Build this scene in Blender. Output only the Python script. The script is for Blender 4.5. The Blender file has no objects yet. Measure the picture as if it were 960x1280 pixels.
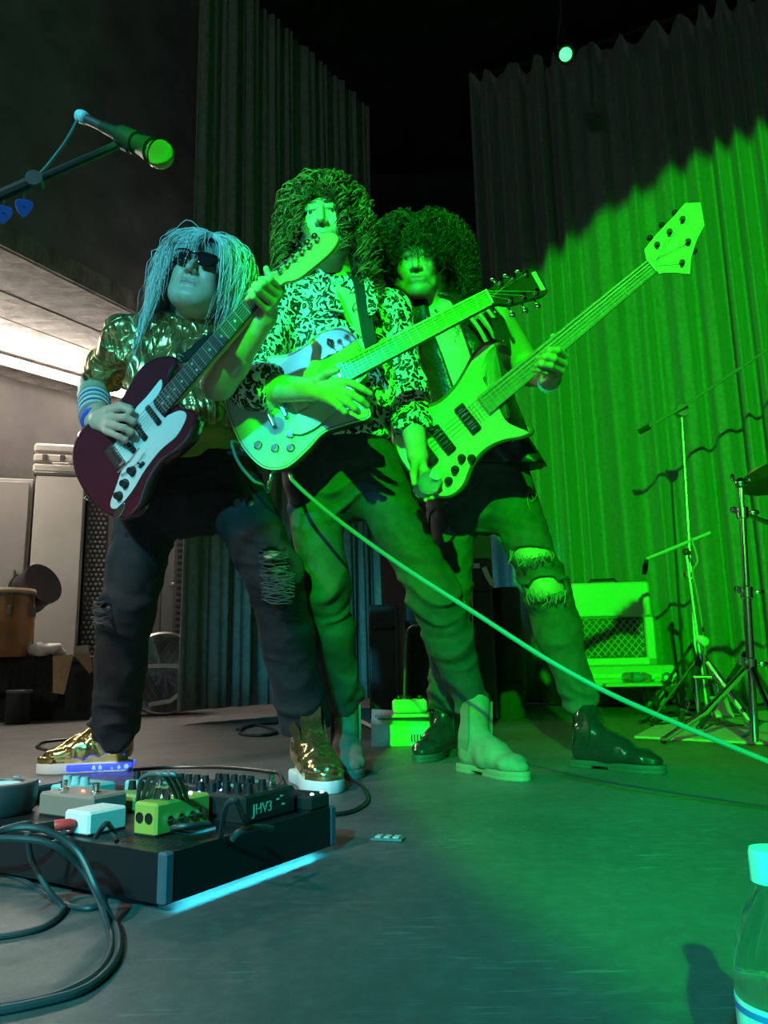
import bpy, math, random
import numpy as np
from mathutils import Vector, Matrix

random.seed(7)
SC = bpy.context.scene
COL = SC.collection

# ------------------------------------------------------------------ camera
FPX = 960.0
CAM_Z, PITCH, ROLL = 0.335, math.radians(11.2), math.radians(-1.2)
CAM_M = Matrix.Rotation(math.radians(90) + PITCH, 3, 'X') @ Matrix.Rotation(ROLL, 3, 'Z')
cam_d = bpy.data.cameras.new('camera'); cam_d.lens = 27.0; cam_d.sensor_width = 36.0
cam_d.clip_start = 0.02
cam = bpy.data.objects.new('camera', cam_d); COL.objects.link(cam)
cam.matrix_world = Matrix.Translation((0, 0, CAM_Z)) @ CAM_M.to_4x4()
SC.camera = cam
CAMN = np.array(CAM_M)
CP = np.array([0, 0, CAM_Z])

def ray(px, py):
    return CAMN @ np.array([(px - 480) / FPX, (640 - py) / FPX, -1.0])
def W(px, py, Y):                # photo pixel at a known distance Y
    d = ray(px, py); return CP + d * (Y / d[1])
def WZ(px, py, z=0.0):           # photo pixel on a horizontal plane
    d = ray(px, py); return CP + d * ((z - CAM_Z) / d[2])

# ------------------------------------------------------------------ world, lights, exposure
world = bpy.data.worlds.new('world'); SC.world = world; world.use_nodes = True
bg = world.node_tree.nodes['Background']
bg.inputs[0].default_value = (0.55, 0.80, 0.66, 1); bg.inputs[1].default_value = 0.05
SC.view_settings.view_transform = 'Standard'; SC.view_settings.look = 'None'
SC.view_settings.gamma = 1.0; SC.view_settings.use_curve_mapping = False
SC.view_settings.exposure = 0.3
SC.cycles.max_bounces = 6

def spot(name, loc, target, color, energy, size_deg, blend, radius):
    l = bpy.data.lights.new(name, 'SPOT'); l.color = color; l.energy = energy
    l.spot_size = math.radians(size_deg); l.spot_blend = blend; l.shadow_soft_size = radius
    o = bpy.data.objects.new(name, l); COL.objects.link(o)
    o.location = loc
    d = Vector(target) - Vector(loc)
    o.rotation_euler = d.to_track_quat('-Z', 'Y').to_euler()
    return o
def azel(S, az, el):
    a, e = math.radians(az), math.radians(el)
    return (S[0] + 10 * math.sin(a) * math.cos(e), S[1] + 10 * math.cos(a) * math.cos(e), S[2] + 10 * math.sin(e))
SG = (-1.2, -6.0, 3.4)
spot('green_stage_spot', SG, azel(SG, 23.0, -12.3), (0.004, 1.0, 0.002), 6600, 35.0, 0.08, 0.05)
SB = (-2.6, -3.6, 3.3)
spot('cyan_stage_spot', SB, azel(SB, 17.5, -17), (0.05, 0.72, 0.88), 1600, 17, 0.9, 0.08)
SB2 = (-1.6, -4.6, 3.6)
spot('blue_wash_spot', SB2, azel(SB2, 13, -36), (0.0, 0.55, 0.60), 2900, 27, 0.6, 0.10)
SW = (-3.2, -2.5, 4.2)
spot('house_spot', SW, (-1.25, 1.6, 0.0), (1.0, 0.92, 0.84), 1100, 26, 0.9, 0.25)
hl = bpy.data.lights.new('added_fill_point', 'POINT'); hl.energy = 120; hl.color = (0.72, 1.0, 0.82); hl.shadow_soft_size = 0.3  # added greenish fill point, lifts the dim left wall and side curtain
hlo = bpy.data.objects.new('added_fill_point', hl); COL.objects.link(hlo); hlo.location = (-4.0, -4.5, 4.8)

# ------------------------------------------------------------------ materials
MATS = {}
def lin(c):
    return tuple(((v / 12.92) if v <= 0.04045 else ((v + 0.055) / 1.055) ** 2.4) for v in c)
def mat(name, color, rough=0.5, metal=0.0, var=0.0, vscale=20.0, bump=0.0, bscale=60.0, spec=0.5,
        emit=None, estr=0.0, trans=0.0, ior=1.45, alpha=1.0, coat=0.0, vcol=None, sheen=0.0):
    if name in MATS: return MATS[name]
    m = bpy.data.materials.new(name); m.use_nodes = True; MATS[name] = m
    nt = m.node_tree; b = nt.nodes['Principled BSDF']; L = nt.links
    c4 = (*color, 1)
    b.inputs['Base Color'].default_value = c4
    b.inputs['Roughness'].default_value = rough; b.inputs['Metallic'].default_value = metal
    b.inputs['Specular IOR Level'].default_value = spec
    b.inputs['Coat Weight'].default_value = coat
    if sheen: b.inputs['Sheen Weight'].default_value = sheen
    if trans:
        b.inputs['Transmission Weight'].default_value = trans; b.inputs['IOR'].default_value = ior
    b.inputs['Alpha'].default_value = alpha
    if emit: b.inputs['Emission Color'].default_value = (*emit, 1); b.inputs['Emission Strength'].default_value = estr
    tc = nt.nodes.new('ShaderNodeTexCoord')
    src = None
    if vcol:
        a = nt.nodes.new('ShaderNodeAttribute'); a.attribute_name = vcol; src = a.outputs['Color']
    if var > 0:
        n = nt.nodes.new('ShaderNodeTexNoise'); n.inputs['Scale'].default_value = vscale; n.inputs['Detail'].default_value = 5
        L.new(tc.outputs['Object'], n.inputs['Vector'])
        mr = nt.nodes.new('ShaderNodeMapRange'); mr.inputs[1].default_value = 0.3; mr.inputs[2].default_value = 0.7
        mr.inputs[3].default_value = 1 - var; mr.inputs[4].default_value = 1 + var
        L.new(n.outputs['Fac'], mr.inputs[0])
        mx = nt.nodes.new('ShaderNodeMix'); mx.data_type = 'RGBA'; mx.blend_type = 'MULTIPLY'; mx.inputs[0].default_value = 1
        mx.inputs[6].default_value = c4
        if src: L.new(src, mx.inputs[6])
        L.new(mr.outputs[0], mx.inputs[7]); src = mx.outputs[2]
    if src: L.new(src, b.inputs['Base Color'])
    if bump > 0:
        n2 = nt.nodes.new('ShaderNodeTexNoise'); n2.inputs['Scale'].default_value = bscale; n2.inputs['Detail'].default_value = 4
        L.new(tc.outputs['Object'], n2.inputs['Vector'])
        bp = nt.nodes.new('ShaderNodeBump'); bp.inputs['Strength'].default_value = bump; bp.inputs['Distance'].default_value = 0.01
        L.new(n2.outputs['Fac'], bp.inputs['Height']); L.new(bp.outputs[0], b.inputs['Normal'])
    return m

# ------------------------------------------------------------------ object helpers
def tag(o, label=None, cat=None, group=None, kind=None):
    if label: o['label'] = label
    if cat: o['category'] = cat
    if group: o['group'] = group
    if kind: o['kind'] = kind
    return o
def thing(name, loc, label, cat, group=None):
    o = bpy.data.objects.new(name, None); COL.objects.link(o)
    o.location = tuple(loc); o.empty_display_size = 0.05
    return tag(o, label, cat, group)
def wloc(o):
    l = Vector((0, 0, 0))
    while o is not None: l += o.location; o = o.parent
    return l
def link_mesh(name, me, mats, parent=None, label=None, smooth=30):
    o = bpy.data.objects.new(name, me); COL.objects.link(o)
    for m in (mats if isinstance(mats, (list, tuple)) else [mats]):
        if m: me.materials.append(m)
    if smooth:
        me.polygons.foreach_set('use_smooth', np.ones(len(me.polygons), bool))
        if smooth < 180: me.set_sharp_from_angle(angle=math.radians(smooth))
    # origin at the middle of the mesh, so that origins lie where the piece is
    n = len(me.vertices)
    if n:
        co = np.empty(n * 3, np.float32); me.vertices.foreach_get('co', co); co = co.reshape(-1, 3)
        c = (co.min(0) + co.max(0)) / 2
        if parent is None or not parent.get('keep0'):
            co -= c; me.vertices.foreach_set('co', co.ravel()); o.location = c.tolist()
    if parent is not None:
        o.parent = parent; o.location = Vector(o.location) - wloc(parent)
    if label: o['label'] = label
    me.update()
    return o
def arrays_mesh(name, V, F, matidx=None):
    """V (n,3); F (m,4) or (m,3) int array"""
    me = bpy.data.meshes.new(name); V = np.asarray(V, np.float32); F = np.asarray(F, np.int32)
    me.vertices.add(len(V)); me.vertices.foreach_set('co', V.ravel())
    k = F.shape[1]
    me.loops.add(F.size); me.loops.foreach_set('vertex_index', F.ravel())
    me.polygons.add(len(F)); me.polygons.foreach_set('loop_start', np.arange(0, F.size, k, dtype=np.int32))
    if matidx is not None: me.polygons.foreach_set('material_index', np.asarray(matidx, np.int32))
    me.update(calc_edges=True); me.validate()
    return me

def unit(v):
    v = np.asarray(v, float); return v / (np.linalg.norm(v) + 1e-12)
def perp(v):
    v = unit(v); a = np.array([0, 0, 1.0]) if abs(v[2]) < 0.9 else np.array([1.0, 0, 0])
    return unit(np.cross(a, v))
def catmull(P, n=8, closed=False):
    P = [np.asarray(p, float) for p in P]; out = []
    m = len(P)
    rng = range(m) if closed else range(m - 1)
    for i in rng:
        if closed: p0, p1, p2, p3 = P[i - 1], P[i], P[(i + 1) % m], P[(i + 2) % m]
        else:
            p1, p2 = P[i], P[i + 1]
            p0 = P[i - 1] if i > 0 else 2 * p1 - p2
            p3 = P[i + 2] if i + 2 < m else 2 * p2 - p1
        for k in range(n):
            t = k / n
            out.append(0.5 * ((2 * p1) + (-p0 + p2) * t + (2 * p0 - 5 * p1 + 4 * p2 - p3) * t * t + (-p0 + 3 * p1 - 3 * p2 + p3) * t ** 3))
    if not closed: out.append(P[-1])
    return np.array(out)

class MB:
    """collects geometry of ONE part"""
    def __init__(s, M=None):
        s.v = []; s.f = []; s.mi = []; s.M = np.array(M) if M is not None else None
    def add(s, V, F, mi=0):
        V = np.asarray(V, float).reshape(-1, 3)
        if s.M is not None: V = V @ s.M[:3, :3].T + s.M[:3, 3]
        o = len(s.v); s.v.extend(V.tolist()); s.f.extend([[i + o for i in f] for f in F]); s.mi.extend([mi] * len(F))
        return s
    def box(s, c, size, ax=None, bev=0.0, mi=0):
        c = np.asarray(c, float); h = np.asarray(size, float) / 2
        A = np.eye(3) if ax is None else np.array([unit(a) for a in ax])
        if bev <= 0:
            V = [c + (sx * h[0]) * A[0] + (sy * h[1]) * A[1] + (sz * h[2]) * A[2] for sx in (-1, 1) for sy in (-1, 1) for sz in (-1, 1)]
            F = [(0, 1, 3, 2), (4, 6, 7, 5), (0, 4, 5, 1), (2, 3, 7, 6), (0, 2, 6, 4), (1, 5, 7, 3)]
            return s.add(V, F, mi)
        b = min(bev, *(h * 0.95)); V = []; idx = {}
        for sx in (-1, 1):
            for sy in (-1, 1):
                for sz in (-1, 1):
                    sg = np.array([sx, sy, sz])
                    for k in range(3):
                        q = sg * (h - b); q[k] = sg[k] * h[k]
                        idx[(sx, sy, sz, k)] = len(V); V.append(c + q @ A)
        F = []
        for k in range(3):
            i, j = [(1, 2), (2, 0), (0, 1)][k]
            for sg in (-1, 1):
                def key(a, b2):
                    t = [0, 0, 0]; t[k] = sg; t[i] = a; t[j] = b2; return (*t, k)
                q = [idx[key(-1, -1)], idx[key(1, -1)], idx[key(1, 1)], idx[key(-1, 1)]]
                F.append(q if sg > 0 else q[::-1])
        for k in range(3):
            i, j = [(1, 2), (2, 0), (0, 1)][k]
            for a in (-1, 1):
                for b2 in (-1, 1):
                    def kk(z, w):
                        t = [0, 0, 0]; t[k] = z; t[i] = a; t[j] = b2; return (*t, w)
                    q = [idx[kk(-1, i)], idx[kk(1, i)], idx[kk(1, j)], idx[kk(-1, j)]]
                    F.append(q if a * b2 < 0 else q[::-1])
        for sx in (-1, 1):
            for sy in (-1, 1):
                for sz in (-1, 1):
                    q = [idx[(sx, sy, sz, 0)], idx[(sx, sy, sz, 1)], idx[(sx, sy, sz, 2)]]
                    F.append(q if sx * sy * sz > 0 else q[::-1])
        return s.add(V, F, mi)
    def tube(s, P, r, n=8, caps=True, mi=0, flat=None, up=None):
        P = np.asarray(P, float); m = len(P)
        r = np.full(m, r, float) if np.isscalar(r) else np.asarray(r, float)
        T = np.gradient(P, axis=0); T = np.array([unit(t) for t in T])
        u = perp(T[0]) if up is None else unit(np.asarray(up) - np.dot(up, T[0]) * T[0])
        V = []; 
        for i in range(m):
            if up is not None: u = unit(np.asarray(up) - np.dot(up, T[i]) * T[i])
            else: u = unit(u - np.dot(u, T[i]) * T[i])
            w = np.cross(T[i], u)
            for k in range(n):
                a = 2 * math.pi * k / n
                fl = 1.0 if flat is None else flat
                V.append(P[i] + r[i] * (math.cos(a) * u * fl + math.sin(a) * w))
        F = [(i * n + k, i * n + (k + 1) % n, (i + 1) * n + (k + 1) % n, (i + 1) * n + k) for i in range(m - 1) for k in range(n)]
        if caps:
            F.append(tuple(range(n))[::-1]); F.append(tuple((m - 1) * n + k for k in range(n)))
        return s.add(V, F, mi)
    def cyl(s, a, b, r0, r1=None, n=16, mi=0):
        return s.tube([a, b], [r0, r0 if r1 is None else r1], n, True, mi)
    def lathe(s, prof, base, axis=(0, 0, 1), n=24, mi=0):
        """prof: list of (radius, height)"""
        a = unit(axis); u = perp(a); w = np.cross(a, u); base = np.asarray(base, float); V = []
        for r, h in prof:
            for k in range(n):
                t = 2 * math.pi * k / n
                V.append(base + a * h + max(r, 1e-5) * (math.cos(t) * u + math.sin(t) * w))
        m = len(prof)
        F = [(i * n + k, i * n + (k + 1) % n, (i + 1) * n + (k + 1) % n, (i + 1) * n + k) for i in range(m - 1) for k in range(n)]
        F.append(tuple(range(n))[::-1]); F.append(tuple((m - 1) * n + k for k in range(n)))
        return s.add(V, F, mi)
    def prism(s, out, z0, z1, bev=0.0, mi=0, mi_side=None):
        """outline in local xy, extruded in z (use M for placing)"""
        out = np.asarray(out, float)[:, :2]; n = len(out)
        area = 0.5 * np.sum(out[:, 0] * np.roll(out[:, 1], -1) - np.roll(out[:, 0], -1) * out[:, 1])
        if area < 0: out = out[::-1]
        nx = np.roll(out, -1, 0) - np.roll(out, 1, 0); nr = np.stack([nx[:, 1], -nx[:, 0]], 1)
        nr /= np.linalg.norm(nr, axis=1, keepdims=True) + 1e-9
        if bev > 0: rings = [(z0, bev), (z0 + bev * .3, bev * .3), (z0 + bev, 0), (z1 - bev, 0), (z1 - bev * .3, bev * .3), (z1, bev)]
        else: rings = [(z0, 0), (z1, 0)]
        V = []
        for z, ins in rings:
            q = out - nr * ins
            V += [(x, y, z) for x, y in q]
        m = len(rings)
        F = [(i * n + k, i * n + (k + 1) % n, (i + 1) * n + (k + 1) % n, (i + 1) * n + k) for i in range(m - 1) for k in range(n)]
        s.add(V, F, mi if mi_side is None else mi_side)
        s.add(V[:n], [tuple(range(n))[::-1]], mi); s.add(V[-n:], [tuple(range(n))], mi)
        return s
    def ball(s, c, r, n=14, R=None, mi=0):
        r = np.full(3, r, float) if np.isscalar(r) else np.asarray(r, float); c = np.asarray(c, float)
        m = n // 2; V = []
        for i in range(m + 1):
            t = math.pi * i / m
            for k in range(n):
                p = 2 * math.pi * k / n
                q = np.array([math.sin(t) * math.cos(p), math.sin(t) * math.sin(p), math.cos(t)]) * r
                if R is not None: q = np.asarray(R).T @ q
                V.append(c + q)
        F = [(i * n + k, (i + 1) * n + k, (i + 1) * n + (k + 1) % n, i * n + (k + 1) % n) for i in range(m) for k in range(n)]
        return s.add(V, F, mi)
    def ribbon(s, P, N, w, t=0.003, mi=0):
        """flat strap along P; N = outward normals (one or per point)"""
        P = np.asarray(P, float); m = len(P); T = np.gradient(P, axis=0); N = np.asarray(N, float)
        if N.ndim == 1: N = np.tile(N, (m, 1))
        V = []
        for i in range(m):
            tt = unit(T[i]); nn = unit(N[i] - np.dot(N[i], tt) * tt); b = np.cross(tt, nn)
            for su, sn in ((-1, -1), (1, -1), (1, 1), (-1, 1)): V.append(P[i] + b * su * w / 2 + nn * sn * t / 2)
        F = [(i * 4 + k, i * 4 + (k + 1) % 4, (i + 1) * 4 + (k + 1) % 4, (i + 1) * 4 + k) for i in range(m - 1) for k in range(4)]
        F.append((3, 2, 1, 0)); F.append(tuple((m - 1) * 4 + k for k in range(4)))
        return s.add(V, F, mi)
    def mesh(s, name):
        me = bpy.data.meshes.new(name); me.from_pydata(s.v, [], s.f)
        me.polygons.foreach_set('material_index', np.array(s.mi, np.int32)); me.update()
        return me
    def build(s, name, mats, parent=None, label=None, smooth=35):
        return link_mesh(name, s.mesh(name), mats, parent, label, smooth)

def single(name, mb, mats, label, cat, group=None, kind=None, smooth=35):
    return tag(mb.build(name, mats, None, None, smooth), label, cat, group, kind)
def struct(name, mb, mats, parent=None, smooth=35):
    o = mb.build(name, mats, parent, None, smooth)
    if parent is None: o['kind'] = 'structure'
    return o

# ------------------------------------------------------------------ noise
_rt = np.random.RandomState(3).rand(32, 32, 32).astype(np.float32)
def vnoise(P):
    P = np.asarray(P, np.float32); i = np.floor(P).astype(int); f = P - i; f = f * f * (3 - 2 * f)
    x0, y0, z0 = (i[:, 0] % 32, i[:, 1] % 32, i[:, 2] % 32); x1, y1, z1 = ((x0 + 1) % 32, (y0 + 1) % 32, (z0 + 1) % 32)
    fx, fy, fz = f[:, 0], f[:, 1], f[:, 2]
    def L(a, b, t): return a + (b - a) * t
    c00 = L(_rt[x0, y0, z0], _rt[x1, y0, z0], fx); c10 = L(_rt[x0, y1, z0], _rt[x1, y1, z0], fx)
    c01 = L(_rt[x0, y0, z1], _rt[x1, y0, z1], fx); c11 = L(_rt[x0, y1, z1], _rt[x1, y1, z1], fx)
    return L(L(c00, c10, fy), L(c01, c11, fy), fz) * 2 - 1

# ------------------------------------------------------------------ blended volumes -> mesh
class Sculpt:
    def __init__(s): s.ops = []
    def ecap(s, a, b, ra, rb=None, u=None, k=0.02, op='u', cuts=()):
        a, b = np.asarray(a, float), np.asarray(b, float)
        ra = (ra, ra) if np.isscalar(ra) else ra
        rb = ra if rb is None else ((rb, rb) if np.isscalar(rb) else rb)
        s.ops.append(('c', a, b, ra, rb, u, k, op, cuts)); return s
    def chain(s, P, R, u=None, k=0.015, op='u', cuts=()):
        for i in range(len(P) - 1): s.ecap(P[i], P[i + 1], R[i], R[i + 1], u, k, op, cuts)
        return s
    def ell(s, c, r, R=None, k=0.02, op='u', cuts=()):
        r = np.full(3, r, float) if np.isscalar(r) else np.asarray(r, float)
        if R is not None:
            q = np.linalg.norm(R[0]); R = np.asarray(R) / q; r = r * q
        s.ops.append(('e', np.asarray(c, float), r, R, k, op, cuts)); return s
    def cut(s, p, n):
        s.ops.append(('h', np.asarray(p, float), unit(n))); return s
    def bounds(s, o):
        if o[0] == 'c':
            m = max(*o[3], *o[4]); return np.minimum(o[1], o[2]) - m, np.maximum(o[1], o[2]) + m
        m = max(o[2]); return o[1] - m, o[1] + m
    def mesh(s, h):
        lo, hi = np.full(3, 1e9), np.full(3, -1e9)
        for o in s.ops:
            if o[0] != 'h' and o[-2] == 'u':
                l, g = s.bounds(o); lo = np.minimum(lo, l); hi = np.maximum(hi, g)
        lo -= 3 * h + .01; hi += 3 * h + .01
        dim = np.ceil((hi - lo) / h).astype(int) + 1
        f = np.full(dim, 0.05, np.float32)
        ax = [(lo[i] + h * np.arange(dim[i])).astype(np.float32) for i in range(3)]
        for o in s.ops:
            if o[0] == 'h':
                d = ((ax[0] - o[1][0]) * o[2][0])[:, None, None] + ((ax[1] - o[1][1]) * o[2][1])[None, :, None] + ((ax[2] - o[1][2]) * o[2][2])[None, None, :]
                np.maximum(f, d, out=f); continue
            k = o[-3]; pad = max(k, 0.0) + 3 * h
            l, g = s.bounds(o)
            i0 = np.clip(np.floor((l - pad - lo) / h).astype(int), 0, dim - 1); i1 = np.clip(np.ceil((g + pad - lo) / h).astype(int) + 1, 1, dim)
            sl = tuple(slice(i0[j], i1[j]) for j in range(3))
            X = ax[0][sl[0]][:, None, None]; Y = ax[1][sl[1]][None, :, None]; Z = ax[2][sl[2]][None, None, :]
            if o[0] == 'c':
                _, a, b, ra, rb, u, k, op, cuts = o
                ab = b - a; L2 = float(ab @ ab)
                w = unit(ab) if L2 > 1e-10 else np.array([0, 0, 1.0])
                uu = perp(w) if u is None else unit(np.asarray(u) - np.dot(u, w) * w)
                vv = np.cross(w, uu)
                dx, dy, dz = X - a[0], Y - a[1], Z - a[2]
                t = np.clip((dx * ab[0] + dy * ab[1] + dz * ab[2]) / max(L2, 1e-10), 0, 1)
                qw = dx * w[0] + dy * w[1] + dz * w[2] - t * math.sqrt(L2)
                qu = dx * uu[0] + dy * uu[1] + dz * uu[2]; qv = dx * vv[0] + dy * vv[1] + dz * vv[2]
                ru = ra[0] + (rb[0] - ra[0]) * t; rv = ra[1] + (rb[1] - ra[1]) * t
                rm = np.minimum(ru, rv)
                d = (np.sqrt((qu / ru) ** 2 + (qv / rv) ** 2 + (qw / rm) ** 2) - 1) * rm
            else:
                _, c, r, R, k, op, cuts = o
                dx, dy, dz = X - c[0], Y - c[1], Z - c[2]
                R = np.eye(3) if R is None else R
                q = sum(((dx * R[i][0] + dy * R[i][1] + dz * R[i][2]) / r[i]) ** 2 for i in range(3))
                d = (np.sqrt(q) - 1) * min(r)
            for (cp, cn) in cuts:
                cn = unit(cn)
                d = np.maximum(d, (X - cp[0]) * cn[0] + (Y - cp[1]) * cn[1] + (Z - cp[2]) * cn[2])
            g0 = f[sl]
            if op == 'u':
                if k > 0:
                    hh = np.clip(.5 + .5 * (g0 - d) / k, 0, 1); f[sl] = g0 * (1 - hh) + d * hh - k * hh * (1 - hh)
                else: f[sl] = np.minimum(g0, d)
            else:
                if k > 0:
                    A, B = -g0, d
                    hh = np.clip(.5 + .5 * (B - A) / k, 0, 1); f[sl] = -(B * (1 - hh) + A * hh - k * hh * (1 - hh))
                else: f[sl] = np.maximum(g0, -d)
        return surface_nets(f, lo, h)

def surface_nets(f, lo, h):
    s = (f < 0); a = s.astype(np.uint8)
    c = sum(a[i:i + a.shape[0] - 1 if i == 0 else None, j:j + a.shape[1] - 1 if j == 0 else None, k:k + a.shape[2] - 1 if k == 0 else None]
            for i in (0, 1) for j in (0, 1) for k in (0, 1))
    act = (c > 0) & (c < 8)
    idx = np.full(c.shape, -1, np.int32); I = np.argwhere(act); idx[act] = np.arange(len(I))
    cor = [(i, j, k) for i in (0, 1) for j in (0, 1) for k in (0, 1)]
    fv = {q: f[I[:, 0] + q[0], I[:, 1] + q[1], I[:, 2] + q[2]] for q in cor}
    acc = np.zeros((len(I), 3)); cnt = np.zeros(len(I))
    for q in cor:
        for axn in range(3):
            if q[axn] == 0:
                r = list(q); r[axn] = 1; r = tuple(r)
                fa, fb = fv[q], fv[r]; m = (fa < 0) != (fb < 0)
                t = fa[m] / (fa[m] - fb[m]); p = np.tile(np.array(q, float), (m.sum(), 1)); p[:, axn] += t
                acc[m] += p; cnt[m] += 1
    V = np.asarray(lo) + (I + acc / cnt[:, None]) * h
    F = []
    for axn in range(3):
        sl0 = [slice(None)] * 3; sl1 = [slice(None)] * 3; sl0[axn] = slice(0, -1); sl1[axn] = slice(1, None)
        df = s[tuple(sl0)] != s[tuple(sl1)]
        E = np.argwhere(df); o1, o2 = [(1, 2), (2, 0), (0, 1)][axn]
        ok = (E[:, o1] > 0) & (E[:, o2] > 0) & (E[:, o1] < f.shape[o1] - 1) & (E[:, o2] < f.shape[o2] - 1)
        E = E[ok]
        def cell(d1, d2):
            q = E.copy(); q[:, o1] -= d1; q[:, o2] -= d2; return idx[q[:, 0], q[:, 1], q[:, 2]]
        Q = np.stack([cell(1, 1), cell(0, 1), cell(0, 0), cell(1, 0)], 1)
        ins = s[E[:, 0], E[:, 1], E[:, 2]]
        Q[~ins] = Q[~ins][:, ::-1]
        F.append(Q)
    return V, np.concatenate(F)

def vnormals(V, F):
    n = np.cross(V[F[:, 2]] - V[F[:, 0]], V[F[:, 3]] - V[F[:, 1]])
    N = np.zeros_like(V)
    for k in range(4): np.add.at(N, F[:, k], n)
    return N / (np.linalg.norm(N, axis=1, keepdims=True) + 1e-12)
def relax(V, F, it=2, lam=0.5):
    for _ in range(it):
        S = np.zeros_like(V); C = np.zeros(len(V))
        for k in range(4):
            for j in (1, 3):
                np.add.at(S, F[:, k], V[F[:, (k + j) % 4]]); np.add.at(C, F[:, k], 1)
        V = V + lam * (S / np.maximum(C, 1)[:, None] - V)
    return V
def sculpt_obj(name, sc, h, m, parent, label=None, disp=None, it=2, smooth=180, extra=None, vcol=None):
    V, F = sc.mesh(h); V = relax(V, F, it)
    if disp is not None:
        V = V + vnormals(V, F) * disp(V)[:, None]
    if extra is not None:      # further chunks [(V,F)]
        for (v2, f2) in extra: F = np.concatenate([F, f2 + len(V)]); V = np.concatenate([V, v2])
    me = arrays_mesh(name, V, F)
    if vcol is not None:
        a = me.color_attributes.new('Col', 'FLOAT_COLOR', 'POINT')
        c = np.ones((len(V), 4), np.float32); c[:, :3] = vcol(V); a.data.foreach_set('color', c.ravel())
    return link_mesh(name, me, m, parent, label, smooth)
# ================================================================== THE SETTING
def floor_mat():
    m = bpy.data.materials.new('stage_floor_paint'); m.use_nodes = True; nt = m.node_tree; L = nt.links; N = nt.nodes.new
    b = nt.nodes['Principled BSDF']; tc = N('ShaderNodeTexCoord')
    def noise(scale, detail=6, vec=None, rough=.55):
        n = N('ShaderNodeTexNoise'); n.inputs['Scale'].default_value = scale; n.inputs['Detail'].default_value = detail
        n.inputs['Roughness'].default_value = rough
        L.new(vec or tc.outputs['Object'], n.inputs['Vector']); return n.outputs['Fac']
    def ramp(src, p0, p1, c0, c1):
        r = N('ShaderNodeValToRGB'); r.color_ramp.elements[0].position = p0; r.color_ramp.elements[1].position = p1
        r.color_ramp.elements[0].color = (*c0, 1); r.color_ramp.elements[1].color = (*c1, 1); L.new(src, r.inputs[0]); return r.outputs[0]
    base = ramp(noise(1.6), .3, .75, (.065, .063, .062), (.125, .12, .115))
    fine = ramp(noise(38, 8), .45, .8, (0, 0, 0), (.35, .35, .35))
    # long thin scuffs in two directions
    out = base
    for rot, sc, th, amt in ((25, (5, 60, 1), .635, .28), (-50, (7, 70, 1), .65, .3), (80, (4, 75, 1), .66, .32)):
        mp = N('ShaderNodeMapping'); mp.inputs['Rotation'].default_value = (0, 0, math.radians(rot)); mp.inputs['Scale'].default_value = sc
        L.new(tc.outputs['Object'], mp.inputs['Vector'])
        s = ramp(noise(1.8, 3, mp.outputs[0]), th, th + .03, (0, 0, 0), (amt, amt, amt))
        k = ramp(noise(2.6, 2), .46, .58, (0, 0, 0), (1, 1, 1))
        mm = N('ShaderNodeMix'); mm.data_type = 'RGBA'; mm.blend_type = 'MULTIPLY'; mm.inputs[0].default_value = 1
        L.new(s, mm.inputs[6]); L.new(k, mm.inputs[7])
        mx = N('ShaderNodeMix'); mx.data_type = 'RGBA'; mx.blend_type = 'MIX'
        L.new(mm.outputs[2], mx.inputs[0]); L.new(out, mx.inputs[6]); mx.inputs[7].default_value = (.42, .40, .38, 1); out = mx.outputs[2]
    mx = N('ShaderNodeMix'); mx.data_type = 'RGBA'; mx.blend_type = 'MIX'
    L.new(fine, mx.inputs[0]); L.new(out, mx.inputs[6]); mx.inputs[7].default_value = (.22, .21, .2, 1)
    L.new(mx.outputs[2], b.inputs['Base Color'])
    rr = N('ShaderNodeMapRange'); rr.inputs[3].default_value = .38; rr.inputs[4].default_value = .62; L.new(noise(5), rr.inputs[0])
    L.new(rr.outputs[0], b.inputs['Roughness'])
    bp = N('ShaderNodeBump'); bp.inputs['Strength'].default_value = .15; bp.inputs['Distance'].default_value = .004
    L.new(noise(60, 4), bp.inputs['Height']); L.new(bp.outputs[0], b.inputs['Normal'])
    return m
M_floor = floor_mat()
M_black = mat('flat_black_paint', (.012, .0125, .013), .85, var=.3, vscale=4)
M_blackwall = mat('charcoal_wall_paint', (.26, .25, .26), .9, var=.25, vscale=3)
M_backwall = mat('grey_brown_wall', (.05, .044, .04), .85, var=.2, vscale=5)

struct('floor', MB().box((0, .5, -.05), (18, 20, .1)), M_floor)
struct('ceiling', MB().box((0, 1.5, 6.35), (18, 18, .1)), M_black)
struct('wall_back', MB().box((2.0, 8.6, 3.1), (14, .1, 6.4)), M_black)
struct('wall_right', MB().box((6.5, 3.5, 3.1), (.1, 10, 6.4)), M_black)

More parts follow.
